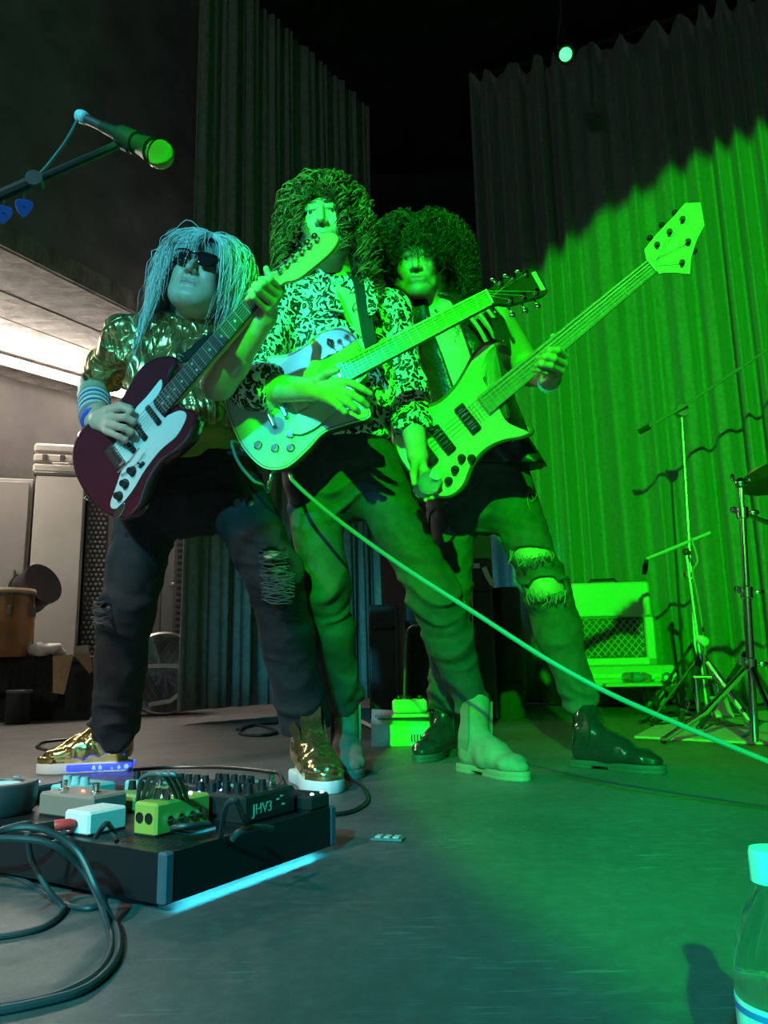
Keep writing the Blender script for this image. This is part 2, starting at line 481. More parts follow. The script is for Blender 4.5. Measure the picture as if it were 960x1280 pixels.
# backstage bay on the left: low concrete slab, dark wall above its edge, wall behind
eA, eB = WZ(0, 305, 2.9)[:2], WZ(200, 406, 2.9)[:2]
ed = unit(eB - eA); en = np.array([-ed[1], ed[0]])          # en points backstage
e0, e1 = eA - ed * 3.0, eA + ed * 3.2
zax = (0, 0, 1)
def slab(c2, z, L_, D_, H_, d2):
    return MB().box((c2[0], c2[1], z), (L_, D_, H_), ax=((d2[0], d2[1], 0), (-d2[1], d2[0], 0), zax))
struct('wall_left', slab((e0 + e1) / 2 + en * .1, 2.93 + 1.7, np.linalg.norm(e1 - e0), .16, 3.4, ed), M_blackwall)
def concrete_mat():
    m = bpy.data.materials.new('board_marked_concrete'); m.use_nodes = True; nt = m.node_tree; L = nt.links; N = nt.nodes.new
    b = nt.nodes['Principled BSDF']; tc = N('ShaderNodeTexCoord'); mp = N('ShaderNodeMapping')
    a = math.atan2(ed[1], ed[0]); mp.inputs['Rotation'].default_value = (0, 0, -a); mp.inputs['Scale'].default_value = (1, 7, 1)
    L.new(tc.outputs['Object'], mp.inputs[0])
    n = N('ShaderNodeTexNoise'); n.inputs['Scale'].default_value = 1.7; n.inputs['Detail'].default_value = 9; n.inputs['Roughness'].default_value = .68
    L.new(mp.outputs[0], n.inputs[0])
    n2 = N('ShaderNodeTexNoise'); n2.inputs['Scale'].default_value = 6; n2.inputs['Detail'].default_value = 9; n2.inputs['Roughness'].default_value = .7
    L.new(tc.outputs['Object'], n2.inputs[0])
    r = N('ShaderNodeValToRGB'); r.color_ramp.elements[0].position = .36; r.color_ramp.elements[1].position = .66
    r.color_ramp.elements[0].color = (.13, .12, .11, 1); r.color_ramp.elements[1].color = (.50, .46, .43, 1)
    ad = N('ShaderNodeMix'); ad.data_type = 'FLOAT'; ad.inputs[0].default_value = .45; L.new(n.outputs[0], ad.inputs[2]); L.new(n2.outputs[0], ad.inputs[3])
    L.new(ad.outputs[0], r.inputs[0]); L.new(r.outputs[0], b.inputs['Base Color']); b.inputs['Roughness'].default_value = .9
    bp = N('ShaderNodeBump'); bp.inputs['Strength'].default_value = .9; bp.inputs['Distance'].default_value = .03
    L.new(ad.outputs[0], bp.inputs['Height']); L.new(bp.outputs[0], b.inputs['Normal'])
    return m
M_concrete = concrete_mat()
tA, tB = WZ(0, 446, 2.78)[:2], WZ(105, 476, 2.78)[:2]
td = unit(tB - tA); tn = np.array([-td[1], td[0]])
# slab as boards with steps along the bay (the form-board marks are real ridges)
quad = [e0, e1, tA + td * 4.5 + tn * .7, tA - td * 4 + tn * .7]
mb = MB(); 
V = [(*q, 2.9) for q in quad] + [(*q, 3.05) for q in quad]
mb.add(V, [(3, 2, 1, 0), (4, 5, 6, 7), (0, 1, 5, 4), (1, 2, 6, 5), (2, 3, 7, 6), (3, 0, 4, 7)])
slab_o = struct('ceiling_backstage', mb, M_concrete, smooth=0)
rs = np.random.RandomState(5)
for i in range(5):
    f0 = i / 5 + rs.uniform(0, .08); f1 = f0 + rs.uniform(.03, .07)
    a0, a1 = e0 + (quad[3] - e0) * f0, e1 + (quad[2] - e1) * f0
    b0, b1 = e0 + (quad[3] - e0) * f1, e1 + (quad[2] - e1) * f1
    hz = 2.9 - rs.uniform(.002, .005)
    m2 = MB(); V = [(*a0, hz), (*a1, hz), (*b1, hz), (*b0, hz), (*a0, 2.91), (*a1, 2.91), (*b1, 2.91), (*b0, 2.91)]
    m2.add(V, [(3, 2, 1, 0), (0, 1, 5, 4), (1, 2, 6, 5), (2, 3, 7, 6), (3, 0, 4, 7)])
    m2.build('form_board_ridge', M_concrete, slab_o, smooth=0)
struct('wall_backstage', slab(tA + tn * .75 + td * .5, 1.45, 10, .1, 2.9, td), M_backwall)
struct('trim_1', MB().box((*(tA + tn * .12 + td * 0.2), 2.81), (5.4, .07, .06), ax=((*td, 0), (*tn, 0), zax)), mat('white_enamel', (.7, .7, .68), .4))
# fluorescent tube
tube = thing('fluorescent_tube', (*tA, 2.75), 'long glowing white fluorescent tube under the concrete slab', 'lamp')
c0, c1 = np.array([*(tA - td * 2.3), 2.75]), np.array([*(tA + td * 2.3), 2.75])
MB().cyl(c0, c1, .022, n=12).build('glass_tube', mat('tube_glow', (1, 1, 1), .4, emit=(1.0, .90, .78), estr=100), tube)
for c, s in ((c0, -1), (c1, 1)):
    MB().cyl(c, c + np.array([*td, 0]) * s * .05, .024, n=12).build('end_cap', mat('white_enamel', 0), tube)

# ------------------------------------------------------------------ stage curtains
def curtain(name, path, z0, z1, m, label, seed, amp=.055, step=.012, hem=0.0):
    P = catmull([np.array([*p, 0.]) for p in path], 60)[:, :2]
    seg = np.r_[0, np.cumsum(np.linalg.norm(np.diff(P, axis=0), axis=1))]
    s = np.arange(0, seg[-1], step); X = np.interp(s, seg, P[:, 0]); Y = np.interp(s, seg, P[:, 1])
    T = np.stack([np.gradient(X), np.gradient(Y)], 1); T /= np.linalg.norm(T, axis=1, keepdims=True)
    Nn = np.stack([T[:, 1], -T[:, 0]], 1)
    r = np.random.RandomState(seed)
    ph = np.cumsum(2 * np.pi * step / (.13 + .30 * np.interp(s, np.linspace(0, seg[-1], 40), r.rand(40)) ** 1.5))
    am = amp * (.55 + .7 * np.interp(s, np.linspace(0, seg[-1], 60), r.rand(60)))
    zs = np.linspace(z0, z1, 26); V = []
    for i, z in enumerate(zs):
        t = i / (len(zs) - 1)
        w = np.sin(ph + .25 * np.sin(2.2 * t + s)) ; w = np.sign(w) * np.abs(w) ** .8
        off = am * (1.05 - .25 * t) * w + .012 * np.sin(3.1 * ph + 4 * t) + .03 * np.sin(s * 1.3 + 1.7 * t)
        zz = np.full_like(s, z) + (hem * np.sin(s * 2.1) if i == 0 else 0)
        V.append(np.stack([X + Nn[:, 0] * off, Y + Nn[:, 1] * off, zz], 1))
    n = len(s); V = np.concatenate(V); i = np.arange(len(zs) - 1)[:, None] * n + np.arange(n - 1)[None]
    F = np.stack([i, i + 1, i + n + 1, i + n], -1).reshape(-1, 4)
    o = link_mesh(name, arrays_mesh(name, V, F), m, None, None, 180)
    md = o.modifiers.new('thickness', 'SOLIDIFY'); md.thickness = .006
    return tag(o, label, 'curtain')
M_drape = mat('black_serge_drape', (.20, .20, .20), .85, var=.18, vscale=30, sheen=.25)
M_drape2 = mat('grey_serge_drape', (.24, .25, .24), .9, var=.2, vscale=25, sheen=.2)
curtain('stage_curtain', [(.88, 6.20), (1.75, 5.93), (2.5, 5.6), (3.6, 5.0), (5.2, 4.2)], .015, 5.62, M_drape,
        'tall pleated stage curtain lit bright green behind the amplifier', 11, amp=.12)
curtain('stage_curtain', [(-1.30, 4.84), (-.8, 5.5), (-.05, 6.5)], .075, 5.62, M_drape2,
        'dim grey pleated side curtain hanging just above the floor', 4, amp=.022, hem=.006)
bar = MB().tube([(.80, 6.24, 5.66), (1.75, 5.95, 5.66), (2.5, 5.62, 5.66), (3.6, 5.02, 5.66), (5.3, 4.2, 5.66)], .024, 8)
single('curtain_rail', bar, M_black, 'black pipe rail above the green lit curtain', 'rail')
single('curtain_rail', MB().tube([(-1.36, 4.76, 5.66), (-.8, 5.53, 5.66), (0, 6.56, 5.66)], .024, 8), M_black,
       'black pipe rail above the dim side curtain', 'rail')

# ------------------------------------------------------------------ hanging green lamp
lp = W(707, 68, 5.0)
lamp = thing('stage_lamp', lp, 'small black stage lamp with glowing green lens hung from the ceiling', 'lamp')
aim = unit(np.array([-.25, -2.0, -1.6]))
M_can = mat('lamp_housing_black', (.02, .02, .02), .5)
MB().lathe([(.0, -.17), (.035, -.17), (.055, -.13), (.060, -.02), (.068, .0), (.068, .012), (.052, .012), (.050, -.006), (0, -.006)], lp, aim, 24).build('housing', M_can, lamp)
MB().lathe([(0, .0), (.030, .004), (.046, -.002), (.046, -.006), (0, -.006)], lp + aim * .004, aim, 20).build('lens', mat('green_lens_glow', (.05, .6, .05), .2, emit=(.04, 1, .12), estr=4), lamp)
sd = np.cross(aim, [0, 0, 1]); sd = unit(sd)
yk = [lp - aim * .07 + sd * .066, lp - aim * .07 + sd * .066 + np.array([0, 0, .09]), lp - aim * .07 + np.array([0, 0, .13]), lp - aim * .07 - sd * .066 + np.array([0, 0, .09]), lp - aim * .07 - sd * .066]
MB().tube(yk, .008, 6).build('yoke', M_can, lamp)
MB().cyl(yk[2], (yk[2][0], yk[2][1], 6.3), .012, n=8).build('hanging_pole', M_can, lamp)
MB().tube(catmull([lp - aim * .16, lp - aim * .2 + np.array([-.03, 0, .1]), W(700, 25, 5.0), W(704, -40, 5.05)]), .006, 6).build('power_cable', mat('grey_rubber_cable', (.08, .08, .085), .6), lamp)

# ------------------------------------------------------------------ backstage things on the left
def at_wall(px, py, off):      # point on a line parallel to the backstage wall
    return None
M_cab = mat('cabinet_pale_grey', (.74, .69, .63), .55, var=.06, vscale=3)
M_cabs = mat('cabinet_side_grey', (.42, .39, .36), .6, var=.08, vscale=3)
M_steel = mat('brushed_dark_steel', (.18, .175, .17), .4, metal=.7)
fx = unit(np.array([.95, .30, 0])); fy = np.array([-fx[1], fx[0], 0])   # cabinet front runs along fx, depth along fy
cabL = W(30, 800, 5.95); cabR = W(96, 800, 6.05)
ztop = W(60, 592, 6.0)[2]
cw = np.linalg.norm((cabR - cabL)[:2]); fx = unit(np.array([*(cabR - cabL)[:2], 0])); fy = np.array([-fx[1], fx[0], 0])
cab = thing('storage_cabinet', (cabL[0], cabL[1], 0), 'tall pale grey storage cabinet with suitcase-like trays on top', 'cabinet')
cc = (cabL + cabR) / 2
mid = np.array([cc[0], cc[1], 0])
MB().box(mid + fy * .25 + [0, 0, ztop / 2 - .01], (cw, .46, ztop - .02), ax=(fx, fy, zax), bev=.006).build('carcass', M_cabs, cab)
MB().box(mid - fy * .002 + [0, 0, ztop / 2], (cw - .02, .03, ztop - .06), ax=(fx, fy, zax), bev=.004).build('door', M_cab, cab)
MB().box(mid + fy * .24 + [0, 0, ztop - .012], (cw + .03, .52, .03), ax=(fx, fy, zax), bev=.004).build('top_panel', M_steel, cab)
MB().box(mid - fy * .03 - fx * (cw / 2 - .05) + [0, 0, 1.0], (.015, .02, .14), ax=(fx, fy, zax), bev=.004).build('handle', M_steel, cab)
# neighbour on the far left
c2 = mid - fx * (cw / 2 + .22) + fy * .02
cab2 = thing('storage_cabinet', (c2[0], c2[1], 0), 'narrow darker grey cabinet beside the tall pale grey one', 'cabinet')
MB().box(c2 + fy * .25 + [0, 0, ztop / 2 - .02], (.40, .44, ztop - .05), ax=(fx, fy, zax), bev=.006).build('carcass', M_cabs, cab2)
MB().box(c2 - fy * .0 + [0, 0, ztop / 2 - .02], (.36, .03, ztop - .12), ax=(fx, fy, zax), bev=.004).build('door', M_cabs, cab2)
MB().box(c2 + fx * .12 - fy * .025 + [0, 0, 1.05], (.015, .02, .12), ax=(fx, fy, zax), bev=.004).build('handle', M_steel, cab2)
# dark perforated column
c3 = mid + fx * (cw / 2 + .10) + fy * .02
col = thing('perforated_rack', (c3[0], c3[1], 0), 'narrow dark rack with perforated side beside the pale cabinet', 'rack')
zc = ztop - .02
MB().box(c3 + fy * .2 + [0, 0, zc / 2], (.17, .34, zc), ax=(fx, fy, zax), bev=.006).build('frame', mat('rack_dark_grey', (.07, .067, .065), .6), col)
mb = MB(); rows = int(zc / .038)
for j in range(rows):
    for i in range(4):
        c = c3 + fx * (-.06 + .036 * i + (.018 if j % 2 else 0)) - 0 * fy + fy * .028 + [0, 0, .02 + j * .038]
        mb.lathe([(.006, .0), (.013, .004), (.013, .010), (.006, .014)], c, -fy, 6)
o = mb.build('perforation_rims', mat('rack_rim_grey', (.24, .225, .21), .5), col, smooth=0); o['kind'] = 'stuff'
# trays / cases on top
M_case = mat('ivory_plastic_case', (.62, .56, .50), .5, var=.08, vscale=8)
def tray_case(c, w, d, h, label):
    t = thing('tray_case', c, label, 'case', 'ivory cases on the cabinets')
    n = 3
    for i in range(n):
        MB().box(c + [0, 0, h * (i + .5) / n], (w, d, h / n - .006), ax=(fx, fy, zax), bev=.018).build('shell', M_case, t)
    for sx in (-.3, .0, .3):
        MB().box(c - fy * (d / 2 + .004) + fx * (w * sx) + [0, 0, h * .52], (.035, .014, .05), ax=(fx, fy, zax), bev=.004).build('latch', M_steel, t)
    hp = [c - fy * (d / 2) + fx * q + [0, 0, h * .3] - fy * e for q, e in ((-.07, 0), (-.06, .03), (.06, .03), (.07, 0))]
    MB().tube(hp, .008, 6).build('handle', M_case, t)
    hr = c + fx * (w / 2 + .0) + [0, 0, h * .7]
    MB().lathe([(.012, 0), (.028, 0), (.028, .03), (.012, .03)], hr - fy * (d / 2 + .01), fy, 12).build('corner_roller', M_case, t)
    return t
ch = W(60, 549, 5.95)[2] - ztop
tray_case(mid + fy * .22 + fx * .0 + [0, 0, ztop + .004], cw + .06, .40, ch * .92, 'large ivory latched case on top of the pale cabinet')
tray_case(c3 + fy * .25 + fx * .06 + [0, 0, ztop - .018], .2, .36, ch * .55, 'small ivory latched case beside the larger one above the dark rack')

# low black riser with cloth
rz = W(60, 820, 5.15)[2]
r0, r1 = WZ(-60, 905)[:2], W(118, 890, 5.45)[:2]
rd = unit(np.array([*(r1 - r0), 0])); rn = np.array([-rd[1], rd[0], 0]); rl = np.linalg.norm(r1 - r0)
rc = np.array([*((r0 + r1) / 2), 0])
M_bk = mat('black_laminate', (.018, .018, .019), .5)
ris = thing('riser', rc, 'low black stage riser carrying the drums beside the cabinet', 'riser')
MB().box(rc + rn * .18 + [0, 0, rz - .02], (rl, .40, .04), ax=(rd, rn, zax), bev=.004).build('deck', M_bk, ris)
MB().box(rc + rn * .04 + [0, 0, (rz - .04) / 2], (rl - .04, .02, rz - .04), ax=(rd, rn, zax)).build('skirt_board', M_bk, ris)
for sx in (-.46, .46):
    for sy in (.06, .33): MB().box(rc + rd * rl * sx + rn * sy + [0, 0, (rz - .04) / 2], (.05, .05, rz - .04), ax=(rd, rn, zax)).build('leg', M_bk, ris)
# cloth draped over the front edge
ncl = 60; hh = np.linspace(0, 1, 14); V = []
a0 = rc - rd * rl * .5 - rn * .01; a1 = W(66, 830, 5.2); a1 = np.array([a1[0], a1[1], 0]); a1 = rc + rd * np.dot(a1 - rc, rd) - rn * .01
for t in hh:
    for i in range(ncl):
        s = i / (ncl - 1); p = a0 + (a1 - a0) * s
        fold = .018 * math.sin(s * 31 + 2 * t) * t + .012 * math.sin(s * 57)
        drop = (rz - .03) * (.72 + .12 * math.sin(s * 9))
        if t < .3: q = p + rn * (.25 * (1 - t / .3)) + [0, 0, rz + .008 + .004 * math.sin(s * 30)]
        else: q = p - rn * (.02 + abs(fold)) + [0, 0, rz + .006 - drop * (t - .3) / .7]
        V.append(q)
F = [(j * ncl + i, j * ncl + i + 1, (j + 1) * ncl + i + 1, (j + 1) * ncl + i) for j in range(len(hh) - 1) for i in range(ncl - 1)]
cl = link_mesh('cloth', arrays_mesh('cloth', V, F), mat('black_cotton_cloth', (.03, .029, .03), .9, var=.3), None, None, 180)
cl.modifiers.new('thickness', 'SOLIDIFY').thickness = .004
tag(cl, 'crumpled black cloth draped over the edge of the riser', 'cloth')
# cardboard
fl = [(66, 820, 5.20), (92, 818, 5.24), (80, 868, 5.19), (66, 866, 5.18)]
def card(pts, th, name):
    P = [W(*p) for p in pts]; n = unit(np.cross(P[1] - P[0], P[3] - P[0])); k = len(P)
    mb = MB().add([p for p in P] + [p + n * th for p in P], [tuple(range(k)), tuple(range(k, 2 * k))[::-1]] + [(i, i + k, (i + 1) % k + k, (i + 1) % k) for i in range(k)])
    return mb
M_card = mat('corrugated_cardboard', (.42, .27, .15), .85, var=.1, vscale=30)
cb = thing('cardboard_box', W(90, 868, 5.2), 'open brown cardboard box flaps showing at the front of the riser', 'box')
card(fl, .005, 'f').build('flap', M_card, cb, smooth=0)
card([(92, 818, 5.24), (113, 816, 5.3), (116, 838, 5.3), (112, 842, 5.29)], .005, 'f').build('flap', M_card, cb, smooth=0)
card([(92, 808, 5.25), (110, 806, 5.3), (112, 817, 5.3), (92, 819, 5.25)], .006, 'f').build('lid', mat('pinkish_card', (.5, .40, .37), .8), cb, smooth=0)
# black cylinder standing on the floor
kc = WZ(22, 905)
kc_h = W(22, 862, kc[1])[2]
kg = thing('speaker_pole_base', kc, 'short black cylinder standing on the floor before the riser', 'canister')
MB().lathe([(0, 0), (.075, 0), (.08, .01), (.08, kc_h - .01), (.075, kc_h), (0, kc_h)], kc, n=20).build('body', M_bk, kg)
MB().lathe([(.078, 0), (.084, .004), (.084, .022), (.078, .026)], kc + [0, 0, kc_h - .028], n=20).build('rim', M_steel, kg)
# conga
cgp = W(8, 812, 5.30); cz = rz + .002
cg_h = W(8, 737, 5.35)[2] - rz
cbase = np.array([cgp[0] - .03, 5.36, cz])
cg = thing('conga_drum', cbase, 'brown wooden conga drum with pale skin standing on the riser', 'drum')
M_wood = mat('honey_varnished_wood', (.36, .15, .045), .28, var=.25, vscale=9, coat=.5)
R_ = .165
MB().lathe([(0, 0), (R_ * .86, 0), (R_ * .93, .05), (R_ * 1.02, cg_h * .45), (R_ * .98, cg_h * .82), (R_ * .95, cg_h * .93), (0, cg_h * .93)], cbase, n=32).build('shell', M_wood, cg)
MB().lathe([(0, cg_h * .93), (R_ * 1.0, cg_h * .93), (R_ * 1.02, cg_h * .965), (R_ * .97, cg_h), (0, cg_h)], cbase, n=32).build('skin', mat('calf_skin', (.62, .45, .27), .6), cg)
MB().lathe([(R_ * 1.0, cg_h * .90), (R_ * 1.05, cg_h * .90), (R_ * 1.05, cg_h * .93), (R_ * 1.0, cg_h * .93)], cbase, n=32).build('hoop', M_steel, cg)
for i in range(6):
    a = -math.pi / 2 + (i - 2.5) * math.pi / 3.2
    q = cbase + R_ * 1.04 * np.array([math.cos(a), math.sin(a), 0])
    m2 = MB().cyl(q + [0, 0, cg_h * .62], q + [0, 0, cg_h * .93], .006, n=8); m2.box(q + [0, 0, cg_h * .66], (.03, .03, .07), bev=.005)
    m2.build('tuning_lug', M_steel, cg)
# tipped black drum / snare
sc_ = W(44, 736, 5.66); ax_ = unit(np.array([.75, -.35, .35]))
sn_ = thing('drum', sc_, 'black tilted drum leaning between conga and pale cabinet', 'drum')
MB().lathe([(.0, -.08), (.15, -.08), (.15, .08), (.0, .08)], sc_, ax_, 32).build('shell', mat('drum_black_wrap', (.03, .03, .032), .45), sn_)
for s in (-1, 1):
    MB().lathe([(.148, s * .08 - .012), (.158, s * .08 - .012), (.158, s * .08 + .012), (.148, s * .08 + .012)], sc_, ax_, 32).build('hoop', mat('drum_hoop_black', (.02, .02, .02), .3), sn_)
MB().cyl(sc_ - [0, 0, .1], [sc_[0], sc_[1], rz], .012).build('support_leg', M_steel, sn_)
# white bag
sb_ = Sculpt(); bc = W(58, 803, 5.40); bc[2] = rz + .05
for i in range(9):
    r_ = rs.uniform(-1, 1, 3); sb_.ell(bc + r_ * [.07, .04, .028], (.055, .05, .035), k=.02)
sb_.cut((0, 0, rz + .003), (0, 0, -1))
V, F = sb_.mesh(.008)
V = V + vnormals(V, F) * (.014 * vnoise(V * 24))[:, None]; V[:, 2] = np.maximum(V[:, 2], rz + .002)
tag(link_mesh('plastic_bag', arrays_mesh('bag', V, F), mat('white_plastic_film', (.72, .68, .62), .35), None, None, 50), 'crumpled white plastic bag lying on the riser by the conga', 'bag')
# locker / door panel behind the left man
dp0, dp1 = W(176, 860, 6.9), W(218, 860, 7.0)
dd = unit(np.array([*(dp1 - dp0)[:2], 0])); dn = np.array([-dd[1], dd[0], 0]); dw = np.linalg.norm((dp1 - dp0)[:2]); dc = (dp0 + dp1) / 2; dc[2] = 0
dr = thing('locker', dc, 'tall grey metal locker with a latch beside the dim side curtain', 'locker')
M_lock = mat('grey_locker_paint', (.26, .25, .245), .5, var=.1, vscale=3)
for s in (-.25, .25):
    MB().box(dc + dd * dw * s + [0, 0, 1.05], (dw / 2 - .008, .03, 2.0), ax=(dd, dn, zax), bev=.005).build('door', M_lock, dr)
MB().box(dc + dn * .22 + [0, 0, 1.05], (dw, .4, 2.08), ax=(dd, dn, zax), bev=.004).build('carcass', M_cabs, dr)
q = dc + dd * dw * .40 - dn * .03; lz = W(216, 730, 6.9)[2]
m2 = MB().box(q + [0, 0, lz], (.09, .03, .03), ax=(dd, dn, zax), bev=.004); m2.box(q + dd * .03 - dn * .01 + [0, 0, lz - .05], (.02, .02, .13), ax=(dd, dn, zax), bev=.004)
m2.build('latch', mat('bright_steel', (.65, .63, .6), .25, metal=1), dr)
# dark vertical post beside it
ps = W(222, 860, 6.2)
po = thing('truss_post', (ps[0], ps[1], 0), 'dark slotted metal post between the locker and side curtain', 'post')
MB().box((ps[0], ps[1], 1.2), (.10, .08, 2.4), bev=.006).build('upright', mat('post_charcoal', (.06, .058, .056), .5), po)
mb = MB()
for j in range(44): mb.box((ps[0], ps[1] - .041, .12 + j * .05), (.045, .01, .024), bev=.002)
o = mb.build('slots', M_black, po, smooth=0); o['kind'] = 'stuff'
# big round drum case on its side
rcn = W(206, 830, 5.9); rr_ = .30; rcn[2] = rr_ + .002; rax = unit(np.array([.25, -1, .0]))
dcs = thing('drum_case', (rcn[0], rcn[1], 0), 'big round black drum case standing on edge before the locker', 'case')
MB().lathe([(0, -.16), (rr_ - .015, -.16), (rr_, -.14), (rr_, .14), (rr_ - .015, .16), (0, .16)], rcn, rax, 40).build('shell', mat('case_black_fibre', (.035, .034, .034), .55), dcs)
MB().lathe([(rr_ - .012, .125), (rr_ + .003, .125), (rr_ + .003, .145), (rr_ - .012, .16)], rcn, rax, 40).build('rim', mat('bright_steel', 0), dcs)
sx_ = unit(np.cross([0, 0, 1], rax))
MB().ribbon([rcn + rax * .163 - sx_ * .22 + [0, 0, .05], rcn + rax * .165 + [0, 0, .055], rcn + rax * .163 + sx_ * .1 + [0, 0, .05]], rax, .03).build('strap', mat('grey_webbing', (.4, .39, .37), .7), dcs)
MB().ribbon([rcn + rax * .163 + sx_ * .18 + [0, 0, -.10], rcn + rax * .165 + sx_ * .05 + [0, 0, -.2], rcn + rax * .163 - sx_ * .1 + [0, 0, -.22]], rax, .03).build('strap', mat('grey_webbing', 0), dcs)
# ================================================================== PEOPLE
M_skin = mat('skin', (.62, .40, .30), .48, vcol='Col', var=.06, vscale=45, bump=.08, bscale=120)
SKIN = np.array([.60, .38, .285])

def head_frame(roll=0, yaw=0, pitch=0, size=1.1):
    """rows: lateral (image right), forward (out of the face), up"""
    r, y, p = map(math.radians, (roll, yaw, pitch))
    f = np.array([math.sin(y) * math.cos(p), -math.cos(y) * math.cos(p), math.sin(p)])
    up0 = np.array([0, 0, 1.0]); lat = unit(np.cross(up0, f)); lat = -unit(np.cross(f, up0)) if lat[0] < 0 else lat
    if lat[0] < 0: lat = -lat
    up = np.cross(f, lat); up = up if up[2] > 0 else -up
    lat2 = lat * math.cos(r) - up * math.sin(r); up2 = up * math.cos(r) + lat * math.sin(r)
    return np.array([lat2, f, up2]) * size

def head(s, O, R, neck, jaw=1.0, long=1.0, nose=1.0, plump=0.0):
    S = np.linalg.norm(R[0])
    def cap(a, b, ra, rb, k=.02, op='u'):
        f = lambda r: r * S if np.isscalar(r) else tuple(q * S for q in r)
        s.ecap(a, b, f(ra), f(rb), k=k, op=op)
    P = lambda x, y, z: O + np.array([x * 1.0, y, z * long]) @ R
    E = lambda c, r, k=.015, op='u': s.ell(P(*c), r, R, k, op)
    E((0, -.028, .040), (.076, .096, .082))
    E((0, .010, -.030), (.064, .075, .080), .02)
    for sx in (-1, 1):
        cap(P(sx * .056 * jaw, -.01, -.055), P(sx * .022 * jaw, .060, -.100), .023, .019, k=.025)
        E((sx * .040, .058, -.030), (.024, .024, .026), .02)
        E((sx * .078, -.018, -.012), (.010, .021, .032), .008)
    E((0, .066, -.103), (.026 * jaw, .020, .019), .02)
    if plump:
        E((0, .036, -.112 * plump), (.046, .046, .026), .03)
        for sx in (-1, 1): E((sx * .046, .030, -.070), (.024, .036, .032), .03)
    cap(P(-.040, .070, .020), P(.040, .070, .020), .013, .013, k=.012)
    for sx in (-1, 1): E((sx * .032, .098, -.001), (.020, .020, .0135), .010, 's')
    for sx in (-1, 1): cap(P(sx * .020, .078, .0085), P(sx * .046, .070, .0075), .0065, .0055, k=.004)
    for sx in (-1, 1): cap(P(sx * .020, .076, -.0105), P(sx * .045, .069, -.0095), .005, .0045, k=.005)
    cap(P(0, .084, .008), P(0, .108 * (.97 + .03 * nose), -.036), .0078, .0115 * nose, k=.012)
    for sx in (-1, 1): E((sx * .0125, .094, -.040), (.0085, .011, .0075), .006)
    for sx in (-1, 1): E((sx * .007, .102, -.0475), (.0036, .006, .0045), .002, 's')
    E((0, .070, -.068), (.030, .020, .022), .018)
    cap(P(-.022, .082, -.0635), P(.022, .082, -.0635), (.0052, .0075), (.0052, .0075), k=.006)
    cap(P(-.019, .082, -.0755), P(.019, .082, -.0755), (.0065, .0085), (.0065, .0085), k=.007)
    cap(P(-.026, .090, -.0695), P(.026, .090, -.0695), .0022, .0022, k=.003, op='s')
    cap(P(0, -.030, -.045), neck, (.058, .060), (.062, .064), k=.03)
    return P

def hand(s, wrist, fingers, thumb, palm_u=None, r=.0082, k=.004):
    """fingers: 4 lists of 4 points starting at the knuckle; thumb list"""
    kn = [f[0] for f in fingers]
    u = unit(kn[0] - kn[3]); c = (kn[1] + kn[2]) / 2
    for f in fingers: s.ecap(wrist + (f[0] - c) * .35, f[0], (.014, .012), (.0118, .0105), k=.012)
    sc = [1.0, 1.05, 1.0, .86]
    for q, f in zip(sc, fingers):
        n = len(f); R = [r * 1.13 * q, r * 1.05 * q, r * .96 * q, r * .82 * q][:n]
        s.chain(f, R, k=k)
    s.ecap(wrist, thumb[0], .019, .014, k=.015)
    s.chain(thumb, [.0125, .0105, .0088][:len(thumb)], k=k)
    return s

def arm_ops(s, sh, el, wr, r=(.054, .044, .043, .029), k=.02, to=1.0, inf=0.0, cuts=()):
    mid = el + (wr - el) * .30
    s.ecap(sh, el, r[0] + inf, r[1] + inf, k=k, cuts=cuts)
    s.ecap(el, mid, r[1] + inf, r[2] + inf, k=k, cuts=cuts); s.ecap(mid, wr, r[2] + inf, r[3] + inf, k=k, cuts=cuts)

def torso_ops(s, J, inf=0.0, belly=0.0, cuts=(), w=1.0, chest=True):
    lh = unit(J['hipL'] - J['hipR']); ls = unit(J['shL'] - J['shR'])
    pel = (J['hipL'] + J['hipR']) / 2; ch = (J['shL'] + J['shR']) / 2; up = unit(ch - pel)
    Wt = pel + (ch - pel) * .40; C = pel + (ch - pel) * .76
    e = inf
    s.ecap(pel + up * .02, Wt, (.155 * w + e, .115 + e), (.142 * w + e + belly * .6, .108 + e + belly), lh, .03, cuts=cuts)
    s.ecap(Wt, C, (.142 * w + e + belly * .6, .108 + e + belly), (.165 * w + e, .118 + e), ls, .03, cuts=cuts)
    s.ecap(C, ch - up * .01, (.165 * w + e, .118 + e), (.12 * w + e, .07 + e), ls, .03, cuts=cuts)
    s.ecap(J['shR'], J['shL'], .052 + e, .052 + e, k=.04, cuts=cuts)
    for q in ('shR', 'shL'): s.ecap(J['neck'] - up * .01, J[q], .045 + e, .05 + e, k=.04, cuts=cuts)

def leg_ops(s, J, inf=(.0, .0, .0), k=.02):
    for q in 'RL':
        h, kn, an = J['hip' + q], J['knee' + q], J['ank' + q]
        calf = kn + (an - kn) * .32
        s.ecap(h, kn, .084 + inf[0], .057 + inf[1], k=k)
        s.ecap(kn, calf, .057 + inf[1], .056 + inf[1], k=k); s.ecap(calf, an, .056 + inf[1], .038 + inf[2], k=k)

